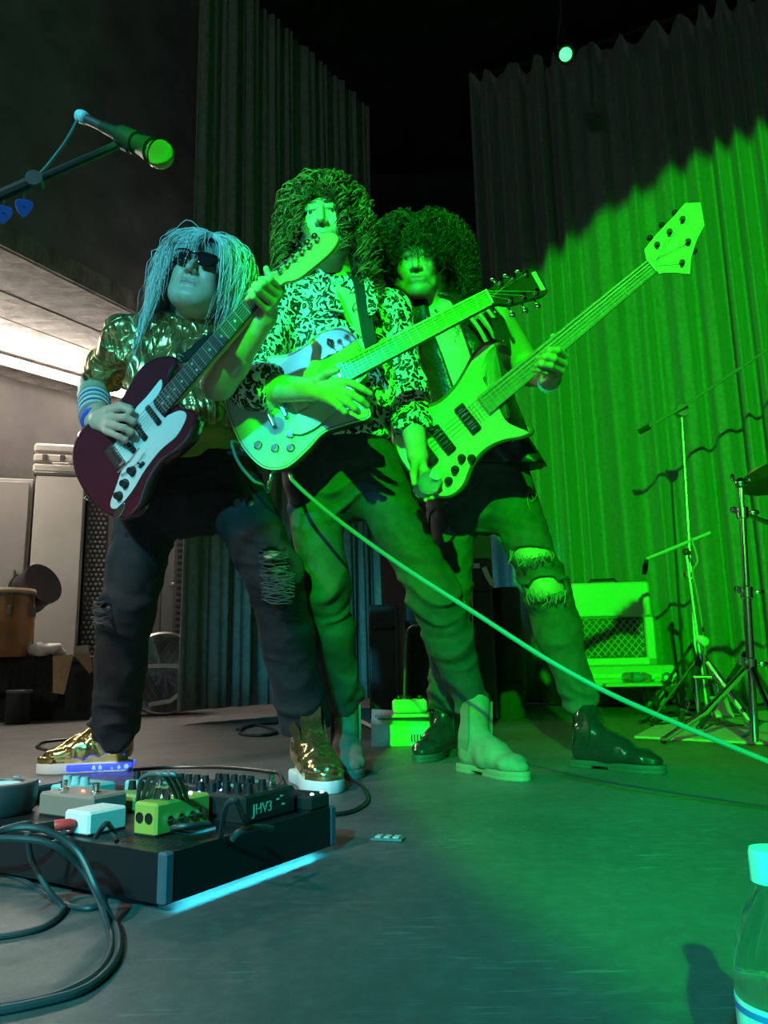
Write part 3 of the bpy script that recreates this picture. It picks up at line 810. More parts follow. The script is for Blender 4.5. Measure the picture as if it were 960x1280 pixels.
def wrinkle(V, anchors, amp=.006, fz=26, fx=7, seed=0):
    """folds that run across the limb, stronger near the anchors"""
    d = np.full(len(V), .30, np.float32)
    for (p, rad, a) in anchors:
        d = np.maximum(d, a * np.exp(-((V - p) ** 2).sum(1) / rad ** 2))
    Wp = V + .05 * np.stack([vnoise(V * 5 + 3 + seed), vnoise(V * 5 + 17 + seed), 1.6 * vnoise(V * 6 + 31 + seed)], 1)
    n1 = vnoise(Wp * [fx, fx, fz * .62] + seed); n2 = vnoise(Wp * [fx * 2.1, fx * 2.1, fz * 1.2] + seed + 9)
    ridge = np.clip(1 - np.abs(n1) * 3.2, -.4, 1)
    return amp * d * (.75 * ridge + .4 * n2)

# ---- strands
def strand_mesh(P, rad, n=3):
    """P (S,K,3) strands, rad (S,K)"""
    S, K, _ = P.shape
    T = np.gradient(P, axis=1); T /= np.linalg.norm(T, axis=2, keepdims=True) + 1e-9
    ref = np.array([.31, .21, .93]); u = np.cross(T, ref); u /= np.linalg.norm(u, axis=2, keepdims=True) + 1e-9; w = np.cross(T, u)
    rings = []
    for k in range(n):
        a = 2 * math.pi * k / n; rings.append(P + rad[:, :, None] * (math.cos(a) * u + math.sin(a) * w))
    V = np.stack(rings, 2).reshape(-1, 3)
    base = (np.arange(S)[:, None, None] * K + np.arange(K - 1)[None, :, None]) * n; kk = np.arange(n)[None, None, :]
    a = base + kk; b = base + (kk + 1) % n
    return V, np.stack([a, b, b + n, a + n], -1).reshape(-1, 4)

def grow(roots, dirs, length, K, grav, rng, push=None, curl=(0, 0), wander=.0):
    S = len(roots); P = np.zeros((S, K, 3)); p = roots.copy(); d = dirs.copy(); st = (length / (K - 1))[:, None]
    g = grav[:, None] if not np.isscalar(grav) else grav
    for k in range(K):
        P[:, k] = p
        d = d + np.array([0, 0, -1.0]) * g + rng.normal(0, 1, (S, 3)) * wander
        d /= np.linalg.norm(d, axis=1, keepdims=True); p = p + d * st
        if push is not None: p = push(p)
    if curl[0] > 0:
        T = np.gradient(P, axis=1); T /= np.linalg.norm(T, axis=2, keepdims=True) + 1e-9
        u = np.cross(T, [.2, .3, .93]); u /= np.linalg.norm(u, axis=2, keepdims=True) + 1e-9; w = np.cross(T, u)
        ph = rng.uniform(0, 6.28, (S, 1)) + (np.linspace(0, 1, K)[None] * length[:, None]) * curl[1] * rng.uniform(.8, 1.25, (S, 1))
        rp = np.minimum(1, np.linspace(0, 1, K) * 5)[None] * curl[0] * rng.uniform(.6, 1.3, (S, 1))
        P = P + (np.cos(ph) * rp)[:, :, None] * u + (np.sin(ph) * rp)[:, :, None] * w
    return P
def scalp_roots(n, O, R, rng, face=.55, low=-.55, rad=(.088, .108, .096), c=(0, -.02, .040)):
    out = []
    while len(out) < n:
        v = unit(rng.normal(0, 1, 3))
        if v[2] < low: continue
        if v[1] > face and v[2] < .62: continue
        out.append(v)
    v = np.array(out); return O + (np.array(c) + v * np.array(rad)) @ R, v @ R, v

def tame(q, rad, zc, rng_k=.25):
    """pulls strands back towards the outer silhouette of the wig (head coordinates)"""
    a = np.array(rad); c = np.array([0, -.02, zc]); v = q - c; w = v.copy(); w[:, 2] = np.maximum(w[:, 2], 0)
    d = np.sqrt(((w / a) ** 2).sum(1)); m = d > 1
    rk = .10 + .50 * ((np.arange(len(q)) * .61803) % 1.0) ** 2 if rng_k else np.zeros(len(q))
    k = (1 + (d[m] - 1) * rk[m]) / d[m]
    v[m, 0] *= k; v[m, 1] *= k; up = m & (v[:, 2] > 0); kk = (1 + (d[up] - 1) * rk[up]) / d[up]; v[up, 2] *= kk
    return v + c
def pix_pts(L): return [W(*q) for q in L]

def boot(parent, heel, toe, ank, shaft_top, m_up, m_sole, name, wid=.046, sole=.022, heelh=.03, gore=True, lift=0.0, label=None, mg=None):
    """chelsea boot: parts upper, sole, heel, gore"""
    heel, toe = np.array([*heel[:2], 0.]), np.array([*toe[:2], 0.])
    f = unit(toe - heel); sd = np.array([-f[1], f[0], 0]); L = np.linalg.norm(toe - heel); up = np.array([0, 0, 1.])
    bt = bpy.data.objects.new(name, None); COL.objects.link(bt); bt.parent = parent; bt.location = Vector(heel + f * L / 2) - wloc(parent)
    if label: bt['label'] = label
    s = Sculpt(); b = sole
    P = lambda x, z: heel + f * (x * L) + up * z
    s.ecap(P(.13, b + .035), P(.45, b + .03), (.034, .042), (.042, .045), sd, .02)
    s.ecap(P(.45, b + .028), P(.80, b + .020), (wid, .038), (wid * .98, .027), sd, .02)
    s.ecap(P(.78, b + .018), P(.91, b + .012), (wid * .95, .026), (wid * .62, .018), sd, .015)
    s.ecap(P(.15, b + .03), P(.18, .11), (.036, .038), (.038, .042), sd, .02)
    s.ecap(P(.25, .10), P(.55, b + .045), (.034, .04), (.04, .034), sd, .03)
    a2 = np.asarray(shaft_top, float)
    s.ecap(P(.20, .10), a2, (.040, .048), (.047, .052), sd, .025, cuts=[(a2, a2 - P(.20, .10))])
    s.cut((0, 0, b), (0, 0, -1))
    sculpt_obj('upper', s, .0055, m_up, bt, disp=lambda V: wrinkle(V, [(P(.45, .07), .06, .7)], .004, 60, 30), it=2)
    prof = [(.0, .62), (.04, .80), (.14, .86), (.30, .74), (.45, .80), (.62, 1.05), (.78, 1.10), (.90, .84), (.975, .48), (1.0, .12)]
    out = [(x * L, w * wid * .9) for x, w in prof] + [(x * L, -w * wid * .9) for x, w in prof[::-1]]
    out = catmull([np.array([x, y, 0]) for x, y in out], 4, True)[:, :2]
    M = np.eye(4); M[:3, 0] = f; M[:3, 1] = sd; M[:3, 2] = up; M[:3, 3] = heel
    mb = MB(M); z0 = .006 if heelh > sole * .9 else 0.0
    mb.prism(out, sole - .012, sole + .004, .002); mb.build('welt', m_sole, bt)
    fr = [(x, y) for x, y in out if x > L * .42]; mb = MB(M); mb.prism(fr, 0.0, sole - .010, .002); mb.build('sole', m_sole, bt)
    hl = [(x, y) for x, y in out if x < L * .30]; mb = MB(M); mb.prism(hl, 0.0, sole - .008, .002); mb.build('heel', m_sole, bt)
    if gore:
        for sg in (-1, 1):
            c = P(.28, .13); m = MB()
            g = [P(.20, .075) + sd * sg * .043, P(.24, .12) + sd * sg * .047, (a2 * .85 + P(.22, .12) * .15) + sd * sg * .0485 + f * .008]
            m.ribbon(catmull(g, 5), sd * sg, .042, .006); m.build('elastic_gore', mg or m_sole, bt)
    return bt

# ------------------------------------------------------------------ hair materials
def hair_mat(name, c0, c1, rough=.45):
    m = bpy.data.materials.new(name); m.use_nodes = True; nt = m.node_tree; L = nt.links; b = nt.nodes['Principled BSDF']
    a = nt.nodes.new('ShaderNodeNewGeometry'); r = nt.nodes.new('ShaderNodeValToRGB')
    r.color_ramp.elements[0].color = (*c0, 1); r.color_ramp.elements[1].color = (*c1, 1)
    L.new(a.outputs['Random Per Island'], r.inputs[0]); L.new(r.outputs[0], b.inputs['Base Color'])
    b.inputs['Roughness'].default_value = rough
    return m
M_hairL = hair_mat('platinum_wig_hair', (.50, .49, .47), (.82, .80, .76), .42)
M_hairM = hair_mat('brown_curly_wig_hair', (.10, .045, .02), (.42, .22, .10), .38)
M_hairR = hair_mat('black_curly_wig_hair', (.018, .02, .02), (.10, .11, .10), .38)

def face_color(O, R, brow=(.09, .05, .03), beard=None, long=1.0, lips=(.40, .15, .13)):
    def f(V):
        q = (V - O) @ np.linalg.inv(R); x, y, z = q[:, 0], q[:, 1], q[:, 2] / long
        C = np.tile(SKIN, (len(V), 1)); n = vnoise(V * 60)
        def mix(m, col):
            m = np.clip(m, 0, 1)[:, None]; return C * (1 - m) + np.array(col) * m
        near = (np.abs(x) < .09) & (y > .0) & (np.abs(z) < .14)
        ch = near & (np.abs(np.abs(x) - .042) < .02) & (np.abs(z + .035) < .02)
        C = mix(.25 * ch, (.62, .30, .24))
        if beard is not None:
            line = -.046 - .035 * np.clip((np.abs(x) - .022) / .03, 0, 1) + .050 * np.clip((np.abs(x) - .050) / .02, 0, 1)
            d = np.clip((line - z) / .022, 0, 1) * np.clip((z + .15) / .03, 0, 1) * np.clip((y + .02) / .04, 0, 1) * (np.abs(x) < .09)
            d *= (.80 + .35 * n) * (1 - .45 * np.exp(-((x / .016) ** 2 + ((z + .086) / .008) ** 2)))
            C = mix(d * beard[3], beard[:3])
        lp = ((np.abs(x) < .024) & (z < -.060) & (z > -.083) & (y > .074))
        C = mix(.8 * lp, lips)
        e = (np.abs(np.abs(x) - .033) < .021) & (np.abs(z - .0195 - .10 * (.033 - np.abs(np.abs(x) - .02))) < .0055) & (y > .05)
        C = mix(.85 * e, brow)
        return C
    return f

def eyes(parent, O, R, long=1.0, iris=(.05, .09, .12)):
    mw = mat('eye_white', (.75, .74, .72), .15); mi_ = mat('eye_iris', iris, .1); mp = mat('eye_pupil', (.004, .004, .004), .05)
    for sx in (-1, 1):
        c = O + np.array([sx * .032, .066, -.001 * long]) @ R
        e = MB().ball(c, .0128, 14).build('eye', mw, parent, smooth=180)
        MB().ball(c + R[1] * .0105, (.006, .006, .0045), 12, R=np.array([R[0], R[2], R[1]])).build('iris', mi_, e, smooth=180)
        MB().ball(c + R[1] * .0142, (.0026, .0026, .0016), 8, R=np.array([R[0], R[2], R[1]])).build('pupil', mp, e, smooth=180)

# ================================================================== LEFT MAN
J = dict(neck=W(243, 408, 2.30), shR=W(158, 425, 2.26), shL=W(302, 428, 2.32), elR=W(117, 484, 2.42), wrR=W(119, 528, 2.10),
         elL=W(273, 478, 1.99), wrL=W(327, 398, 1.86), hipR=W(196, 598, 2.32), hipL=W(280, 596, 2.30),
         kneeR=W(156, 765, 2.38), ankR=W(143, 912, 2.62), kneeL=W(343, 715, 2.22), ankL=W(380, 905, 2.42))
JL = J
pL = thing('person', (*((J['ankL'] + J['ankR']) / 2)[:2], 0), 'person in sunglasses and shaggy pale wig, shiny gold shirt, playing a maroon guitar', 'person')
O = W(254, 346, 2.225); R = head_frame(roll=14, yaw=-2, pitch=3, size=1.06)
body = Sculpt()
torso_ops(body, J, belly=.02); arm_ops(body, J['shR'], J['elR'], J['wrR'], r=(.056, .046, .046, .031)); arm_ops(body, J['shL'], J['elL'], J['wrL'], r=(.056, .046, .047, .031)); leg_ops(body, J)
fine = Sculpt(); head(fine, O, R, J['neck'], jaw=1.2, long=.98, plump=1.0)
hs = Sculpt()
fR = [pix_pts(q) for q in ([(137, 513, 2.00), (154, 510, 1.955), (164, 514, 1.95), (162, 521, 1.97)], [(138, 522, 1.985), (157, 522, 1.945), (167, 527, 1.95), (163, 533, 1.975)],
      [(137, 531, 1.98), (155, 535, 1.945), (164, 540, 1.95), (159, 544, 1.975)], [(135, 540, 1.985), (149, 546, 1.955), (157, 550, 1.96), (152, 553, 1.98)])]
hand(hs, J['wrR'] + (W(126, 528, 2.05) - J['wrR']) * 1.0, fR, pix_pts([(133, 513, 2.03), (150, 507, 1.99), (163, 510, 1.965)]), r=.0098)
hs.ecap(J['elR'] + (J['wrR'] - J['elR']) * .5, W(126, 528, 2.05), .040, .029, k=.02)
hl_ = Sculpt()
fL = [pix_pts(q) for q in ([(351, 362, 1.80), (337, 349, 1.745), (327, 350, 1.765), (330, 357, 1.79)], [(347, 370, 1.795), (329, 354, 1.735), (319, 357, 1.76), (323, 365, 1.785)],
      [(341, 378, 1.79), (322, 362, 1.735), (314, 365, 1.76), (318, 373, 1.785)], [(333, 386, 1.795), (316, 371, 1.745), (310, 374, 1.765), (313, 381, 1.785)])]
hand(hl_, W(331, 396, 1.84), fL, pix_pts([(345, 362, 1.86), (337, 349, 1.855), (333, 336, 1.84)]), r=.0094)
hl_.ecap(J['elL'] + (J['wrL'] - J['elL']) * .5, W(331, 396, 1.84), .042, .030, k=.02)
ex = []
for q in (fine, hs, hl_):
    v, f_ = q.mesh(.0032); ex.append((relax(v, f_, 1), f_))
sculpt_obj('body', body, .008, M_skin, pL, extra=ex, vcol=face_color(O, R, long=.98))
eyes(pL, O, R, .98)
# sunglasses
P_ = lambda x, y, z: O + np.array([x, y, z]) @ R
sg_ = MB()
def lens_out(sx):
    return [P_(sx * .012, .106, .010), P_(sx * .022, .105, .018), P_(sx * .042, .100, .020), P_(sx * .062, .090, .019), P_(sx * .063, .089, .004), P_(sx * .054, .094, -.014), P_(sx * .036, .100, -.020), P_(sx * .020, .104, -.013)]
M_frame = mat('glossy_black_plastic', (.006, .006, .007), .12, coat=.6)
glass = bpy.data.objects.new('sunglasses', None); COL.objects.link(glass); glass.parent = pL; glass.location = Vector(P_(0, .1, 0)) - wloc(pL)
glass['label'] = 'black wayfarer style sunglasses'
fr = MB()
for sx in (-1, 1):
    c = catmull(lens_out(sx), 5, True); c = np.vstack([c, c[:2]]); fr.tube(c, .0036, 8, False)
fr.tube([P_(-.013, .107, .010), P_(0, .110, .012), P_(.013, .107, .010)], .004, 8)
fr.build('frame', M_frame, glass, smooth=60)
for sx in (-1, 1):
    c = catmull(lens_out(sx), 5, True); ctr = c.mean(0) + R[1] * .004; n = len(c)
    m = MB().add(list(c) + [ctr] + [q - R[1] * .002 for q in c] + [ctr - R[1] * .002], [(i, (i + 1) % n, n) for i in range(n)] + [((i + 1) % n + n + 1, i + n + 1, 2 * n + 1) for i in range(n)])
    m.build('lens', mat('dark_lens', (.012, .012, .014), .04, coat=.5), glass, smooth=180)
    MB().tube([P_(sx * .063, .089, .016), P_(sx * .078, .05, .012), P_(sx * .084, -.02, .004)], .0035, 6).build('temple_arm', M_frame, glass)

# gold T-shirt
def gold_cloth():
    m = bpy.data.materials.new('gold_lame_fabric'); m.use_nodes = True; nt = m.node_tree; L = nt.links; N = nt.nodes.new; b = nt.nodes['Principled BSDF']
    b.inputs['Base Color'].default_value = (.66, .50, .20, 1); b.inputs['Metallic'].default_value = .9; b.inputs['Roughness'].default_value = .30
    tc = N('ShaderNodeTexCoord'); hs_ = []
    for sc, rot, w, dist in ((4.5, 35, 1.0, 1.8), (8, -40, .6, 1.4), (15, 10, .25, 1.0)):
        mp = N('ShaderNodeMapping'); mp.inputs['Rotation'].default_value = (0, math.radians(rot), 0); mp.inputs['Scale'].default_value = (1, 1, .38); L.new(tc.outputs['Object'], mp.inputs[0])
        n = N('ShaderNodeTexNoise'); n.inputs['Scale'].default_value = sc; n.inputs['Detail'].default_value = 2; n.inputs['Distortion'].default_value = dist; L.new(mp.outputs[0], n.inputs[0])
        s1 = N('ShaderNodeMath'); s1.operation = 'SUBTRACT'; s1.inputs[1].default_value = .5; L.new(n.outputs[0], s1.inputs[0])
        s2 = N('ShaderNodeMath'); s2.operation = 'ABSOLUTE'; L.new(s1.outputs[0], s2.inputs[0])
        s3 = N('ShaderNodeMath'); s3.operation = 'POWER'; s3.inputs[1].default_value = .6; L.new(s2.outputs[0], s3.inputs[0])
        s4 = N('ShaderNodeMath'); s4.operation = 'MULTIPLY'; s4.inputs[1].default_value = -w; L.new(s3.outputs[0], s4.inputs[0]); hs_.append(s4.outputs[0])
    ad = N('ShaderNodeMath'); L.new(hs_[0], ad.inputs[0]); L.new(hs_[1], ad.inputs[1]); ad2 = N('ShaderNodeMath'); L.new(ad.outputs[0], ad2.inputs[0]); L.new(hs_[2], ad2.inputs[1])
    bp = N('ShaderNodeBump'); bp.inputs['Strength'].default_value = .7; bp.inputs['Distance'].default_value = .05; L.new(ad2.outputs[0], bp.inputs['Height']); L.new(bp.outputs[0], b.inputs['Normal'])
    return m
M_gold = gold_cloth()
sh = Sculpt(); lh = unit(J['hipL'] - J['hipR'])
pel = (J['hipL'] + J['hipR']) / 2; chst = (J['shL'] + J['shR']) / 2; upv = unit(chst - pel)
torso_ops(sh, J, inf=.014, belly=.026)
slR = J['shR'] + (J['elR'] - J['shR']) * .78; slL = J['shL'] + (J['elL'] - J['shL']) * .72
sh.ecap(J['shR'], J['elR'], .066, .070, k=.03, cuts=[(slR, J['elR'] - J['shR'])])
sh.ecap(J['shL'], J['elL'], .066, .068, k=.03, cuts=[(slL, J['elL'] - J['shL'])])
nk = J['neck']; sh.ell(nk + np.array([0, -.055, .055]), (.072, .07, .062), k=.008, op='s')
sh.ell(nk + np.array([0, -.02, .075]), (.066, .08, .07), k=.008, op='s')
hem = W(250, 534, 2.2); sh.cut(hem, -upv)
def gold_disp(V):
    arm = (W(168, 440, 2.2), .12, 1.2)
    a = wrinkle(V, [arm, (W(290, 470, 2.2), .12, 1.2), (W(270, 530, 2.2), .14, 1.0), (W(190, 460, 2.15), .14, .9), (W(240, 430, 2.2), .12, .6)], .019, 22, 12)
    return a + .002 * vnoise(V * 40)
sculpt_obj('shirt', sh, .0065, M_gold, pL, 'shiny gold lame T-shirt', gold_disp, it=2)
# olive undershirt band at the waist
us = Sculpt(); us.ecap(pel + upv * .015, pel + upv * .12, (.166, .128), (.162, .132), lh, .0, cuts=[(pel + upv * .075, -upv), (pel + upv * .13, upv)])
torso_ops(us, J, inf=.006, belly=.024); us.cut(W(250, 566, 2.2), -upv); us.cut(W(250, 520, 2.2), upv)
us = Sculpt(); torso_ops(us, J, inf=.004, belly=.024); us.cut(hem + upv * .03, upv); us.cut(hem - upv * .095, -upv)
sculpt_obj('undershirt', us, .007, mat('olive_yellow_jersey', (.46, .42, .08), .8), pL, 'olive yellow undershirt band', None)
# trousers
M_jeanL = mat('black_denim', (.017, .018, .021), .8, var=.3, vscale=30, bump=.25, bscale=300)
tr = Sculpt(); lz_ = dict(J)
tr.ecap(pel - upv * .06, pel + upv * .055, (.168, .128), (.150, .120), lh, .03)
for q in 'RL':
    h_, k_, a_ = J['hip' + q], J['knee' + q], J['ank' + q]
    tr.ecap(h_, k_, .104, .081, k=.03); cf = k_ + (a_ - k_) * .4
    tr.ecap(k_, cf, .081, .078, k=.02); tr.ecap(cf, a_ + (a_ - k_) * .02, .078, .074, k=.02, cuts=[(a_ + (a_ - k_) * (.05 if q == 'R' else .02), a_ - k_)])
tr.cut(W(250, 560, 2.2), upv)
rips = []
def rip(s, px, py, Y, rx, rz):
    p = W(px, py, Y); s.ell(p, (rx, .075, rz), k=.004, op='s'); rips.append(p)
rip(tr, 296, 627, 2.19, .013, .017); rip(tr, 313, 627, 2.19, .012, .016)
rip(tr, 130, 672, 2.26, .019, .022); rip(tr, 126, 757, 2.29, .024, .012)
rip(tr, 341, 690, 2.13, .040, .014); rip(tr, 345, 708, 2.13, .036, .010)
rip(tr, 128, 772, 2.29, .018, .007)
anch = [(J['kneeR'], .16, 1.), (J['kneeL'], .16, 1.), (J['ankR'], .17, 1.5), (J['ankL'], .17, 1.1), (pel - upv * .1, .14, .9)]
sculpt_obj('trousers', tr, .0075, M_jeanL, pL, 'ripped black jeans', lambda V: wrinkle(V, anch, .015, 26, 8), it=1)
th = MB(); rg = np.random.RandomState(2)
for (px, py, w, n, hgt) in ((342, 706, 34, 12, 30), (347, 735, 38, 30, 34), (127, 768, 20, 9, 30)):
    for i in range(n):
        y = py - hgt / 2 + hgt * i / max(1, n - 1)
        Yd = 2.115 if px > 200 else 2.283
        P4 = [W(px - w / 2 + rg.uniform(-3, 3), y + rg.uniform(-3, 3), Yd + .006), W(px - w / 6, y + rg.uniform(-5, 5), Yd - .012), W(px + w / 6, y + rg.uniform(-5, 5), Yd - .012), W(px + w / 2 + rg.uniform(-3, 3), y + rg.uniform(-3, 3), Yd + .006)]
        th.tube(catmull(P4, 4), .0015, 4)
th.build('frayed_threads', mat('grey_denim_thread', (.10, .11, .12), .9), pL)['kind'] = 'stuff'
# wig
rng = np.random.RandomState(21)
def pushL(p):
    q = (p - O) @ np.linalg.inv(R) - np.array([0, -.02, .035]); rr = np.array([.096, .118, .105])
    d = np.sqrt(((q / rr) ** 2).sum(1)); m = d < 1; q[m] = q[m] / d[m][:, None]
    o = O + tame(q + np.array([0, -.02, .035]), (.124, .125, .108), .025) @ R
    # rest on the shoulders and chest
    a, b = J['shR'] + upv * .0, J['shL']; ab = b - a; t = np.clip(((o - a) @ ab) / (ab @ ab), -.1, 1.1); c = a + t[:, None] * ab
    v = o - c; dd = np.linalg.norm(v, axis=1); m = dd < .088; o[m] = c[m] + v[m] / dd[m][:, None] * .088
    return o
Pn = []; Rn = []
for (n, face, ln, gr, lift, wd) in ((3000, .46, (.32, .50), .17, 1.0, .11), (1300, .46, (.16, .28), .16, .9, .10)):
    ro, dr_, v = scalp_roots(n, O, R, rng, face=face, low=-.25)
    d = dr_ * (.55 * lift) - R[2] * .05 + rng.normal(0, .16, ro.shape); d += np.sign(v[:, :1]) * R[0] * .75
    d /= np.linalg.norm(d, axis=1, keepdims=True)
    L_ = rng.uniform(ln[0], ln[1], n)
    Pn.append(grow(ro, d, L_, 14, gr, rng, pushL, (.004, 30), wd)); Rn.append(np.linspace(.0020, .0005, 14)[None] * rng.uniform(.7, 1.3, (n, 1)))
# parted fringe sweeping to image right over one lens
n = 260; v = np.stack([rng.uniform(.05, .8, n), rng.uniform(.45, .8, n), rng.uniform(.45, .8, n)], 1); v /= np.linalg.norm(v, axis=1, keepdims=True)
ro = O + (np.array([0, -.02, .040]) + v * np.array([.088, .108, .096])) @ R
d = (R[0] * .9 + R[1] * .45 + R[2] * .15)[None] + rng.normal(0, .18, (n, 3)); d /= np.linalg.norm(d, axis=1, keepdims=True)
Pn.append(grow(ro, d, rng.uniform(.16, .26, n), 14, .30, rng, pushL, (.003, 30), .04)); Rn.append(np.linspace(.0024, .0006, 14)[None] * rng.uniform(.7, 1.2, (n, 1)))
n = 220; v = np.stack([rng.uniform(-.75, .25, n), rng.uniform(.5, .8, n), rng.uniform(.45, .75, n)], 1); v /= np.linalg.norm(v, axis=1, keepdims=True)
ro = O + (np.array([0, -.02, .040]) + v * np.array([.088, .108, .096])) @ R
d = R[1][None] * .55 + R[0][None] * (-.7 + rng.uniform(-.3, .5, (n, 1))) + rng.normal(0, .15, (n, 3)); d /= np.linalg.norm(d, axis=1, keepdims=True)
Pn.append(grow(ro, d, rng.uniform(.06, .16, n), 14, .16, rng, pushL, (.003, 30), .06)); Rn.append(np.linspace(.0022, .0006, 14)[None] * rng.uniform(.7, 1.2, (n, 1)))
Pa, Ra = np.concatenate(Pn), np.concatenate(Rn); keep = ((Pa - O) @ np.linalg.inv(R))[:, :, 2].max(1) < .150
V, F = strand_mesh(Pa[keep], Ra[keep])
wig = link_mesh('wig', arrays_mesh('wig', V, F), M_hairL, pL, 'long shaggy platinum wig', 180)
cap = Sculpt(); cap.ell(P_(0, -.035, .045), (.092, .105, .094), R); cap.ell(P_(-.075, -.07, -.04), (.03, .04, .10), R); cap.ell(P_(.075, -.07, -.04), (.03, .04, .10), R)
cap.ell(P_(0, .125, -.02), (.066, .08, .085), R, k=.01, op='s')
sculpt_obj('wig_cap', cap, .008, mat('wig_net_grey', (.30, .29, .28), .8), wig)

# wristbands
wb = bpy.data.objects.new('wristband', None)
f0 = J['elR']; f1 = J['wrR']; fd = f1 - f0
cols = [(.55, .30, .24), (.75, .72, .70), (.12, .14, .30), (.70, .68, .66), (.35, .20, .26), (.78, .76, .74), (.12, .13, .22), (.66, .64, .62), (.4, .25, .3)]
for i, c in enumerate(cols):
    t0 = .40 + i * .055
    MB().lathe([(.034 + .014 * (1 - (t0)), -.001), (.051 - .012 * (t0 - .3), .002), (.051 - .012 * (t0 - .3), .014), (.034, .017)], f0 + fd * t0, fd, 24).build('striped_wristband', mat('wristband_%d' % i, c, .9), pL)
MB().lathe([(.028, -.004), (.0395, 0), (.0395, .02), (.028, .024)], f0 + fd * .945, fd, 24).build('wristband', mat('blue_terry_band', (.06, .10, .50), .85), pL, 'blue wristband')
MB().lathe([(.008, 0), (.0115, .001), (.0115, .006), (.008, .007)], W(330.5, 364.5, 1.762), fL[2][1] - fL[2][0], 14).build('ring', mat('gold_metal', (.9, .65, .25), .2, metal=1), pL, 'gold finger ring')

# gold high-top sneakers
M_shoeg = mat('metallic_gold_leather', (.72, .60, .25), .18, metal=.95, bump=.35, bscale=45)
M_sole = mat('white_rubber_sole', (.75, .76, .76), .5)
M_ledblue = mat('blue_led_glow', (.05, .1, .9), .3, emit=(.05, .10, 1.0), estr=5)
def sneaker(parent, heel, toe, shaft, leds=False, lift=0.0, label=None):
    heel, toe = np.array([*heel[:2], 0.]), np.array([*toe[:2], 0.])
    f = unit(toe - heel); sd = np.array([-f[1], f[0], 0]); L = np.linalg.norm(toe - heel); up = np.array([0, 0, 1.])
    bt = bpy.data.objects.new('sneaker', None); COL.objects.link(bt); bt.parent = parent; bt.location = Vector(heel + f * L / 2) - wloc(parent)
    if label: bt['label'] = label
    P = lambda x, z, y=0: heel + f * (x * L) + up * z + sd * y
    b = .034; s = Sculpt(); a2 = np.asarray(shaft, float)
    s.ecap(P(.13, b + .04), P(.5, b + .036), (.040, .048), (.046, .046), sd, .02)
    s.ecap(P(.5, b + .032), P(.86, b + .018), (.052, .040), (.047, .027), sd, .02)
    s.ecap(P(.16, b + .05), a2, (.042, .052), (.050, .056), sd, .025, cuts=[(a2, a2 - P(.16, b + .05))])
    s.ecap(P(.30, .125), P(.62, b + .045), (.036, .036), (.04, .03), sd, .03)
    s.cut((0, 0, b - .004), (0, 0, -1))
    sculpt_obj('upper', s, .0055, M_shoeg, bt, disp=lambda V: .004 * vnoise(V * 45) + wrinkle(V, [(P(.5, .08), .09, 1.0)], .006, 50, 30), it=1)
    prof = [(-.01, .60), (.03, .90), (.14, 1.02), (.32, .94), (.48, .98), (.66, 1.12), (.82, 1.10), (.93, .86), (1.0, .50), (1.025, .12)]
    out = [(x * L, w * .052) for x, w in prof] + [(x * L, -w * .052) for x, w in prof[::-1]]
    out = catmull([np.array([x, y, 0]) for x, y in out], 4, True)[:, :2]
    M = np.eye(4); M[:3, 0] = f; M[:3, 1] = sd; M[:3, 2] = up; M[:3, 3] = heel
    so = MB(M).prism(out, 0.0, b, .005).build('sole', M_sole, bt)
    MB(M).prism([(x * .985 + .004, y * .95) for x, y in out if x > L * .80], b - .002, b + .022, .006).build('toe_cap', M_shoeg, bt)
    for i in range(6):
        x = .36 + .075 * i; z = .128 - .0155 * i
        MB().tube(catmull([P(x - .02, z - .018, -.037), P(x, z + .006, -.02), P(x + .01, z + .012, 0), P(x, z + .006, .02), P(x - .02, z - .018, .037)], 4), .0048, 6).build('lace', M_shoeg, bt)
    tg = MB().ribbon(catmull([P(.55, .10), P(.40, .135), P(.31, .175), P(.285, .215)], 5), unit(f * .7 + up * .5), .062, .009); tg.build('tongue', M_shoeg, bt)
    for sg in (-1, 1):
        MB().ribbon(catmull([P(.62, b + .05, sg * .040), P(.45, .10, sg * .043), P(.34, .135, sg * .044), P(.22, .165, sg * .050)], 5), unit(sd * sg + up * .4), .03, .007).build('eyelet_stay', M_shoeg, bt)
    if leds:
        for sg in (-1, 1):
            for x in (.02, .10, .17, .30, .37): MB().ball(P(x, .018, sg * .054), (.008, .008, .008), 10).build('led', M_ledblue, so)
            MB().tube([P(x, .020, sg * w * .0525) for x, w in prof[:6]], .010, 6).build('led_strip', mat('blue_led_strip', (.02, .04, .8), .3, emit=(.02, .04, 1.0), estr=2.6), so)
    return bt
hR = WZ(163, 962); tR = WZ(66, 966); dv = unit(hR - tR); tR = hR - dv * .295
sneaker(pL, hR, tR, J['ankR'] + np.array([0, 0, .0]), True, label='gold high-top sneaker with blue lit sole')
tL = WZ(412, 993); hL = tL + unit(WZ(358, 962) - tL) * .30
sneaker(pL, hL, tL, J['ankL'] + np.array([0, 0, -.01]), False, label='gold high-top sneaker with white sole')
# trailing blue shoelace accents are part of the sole light of the other shoe only

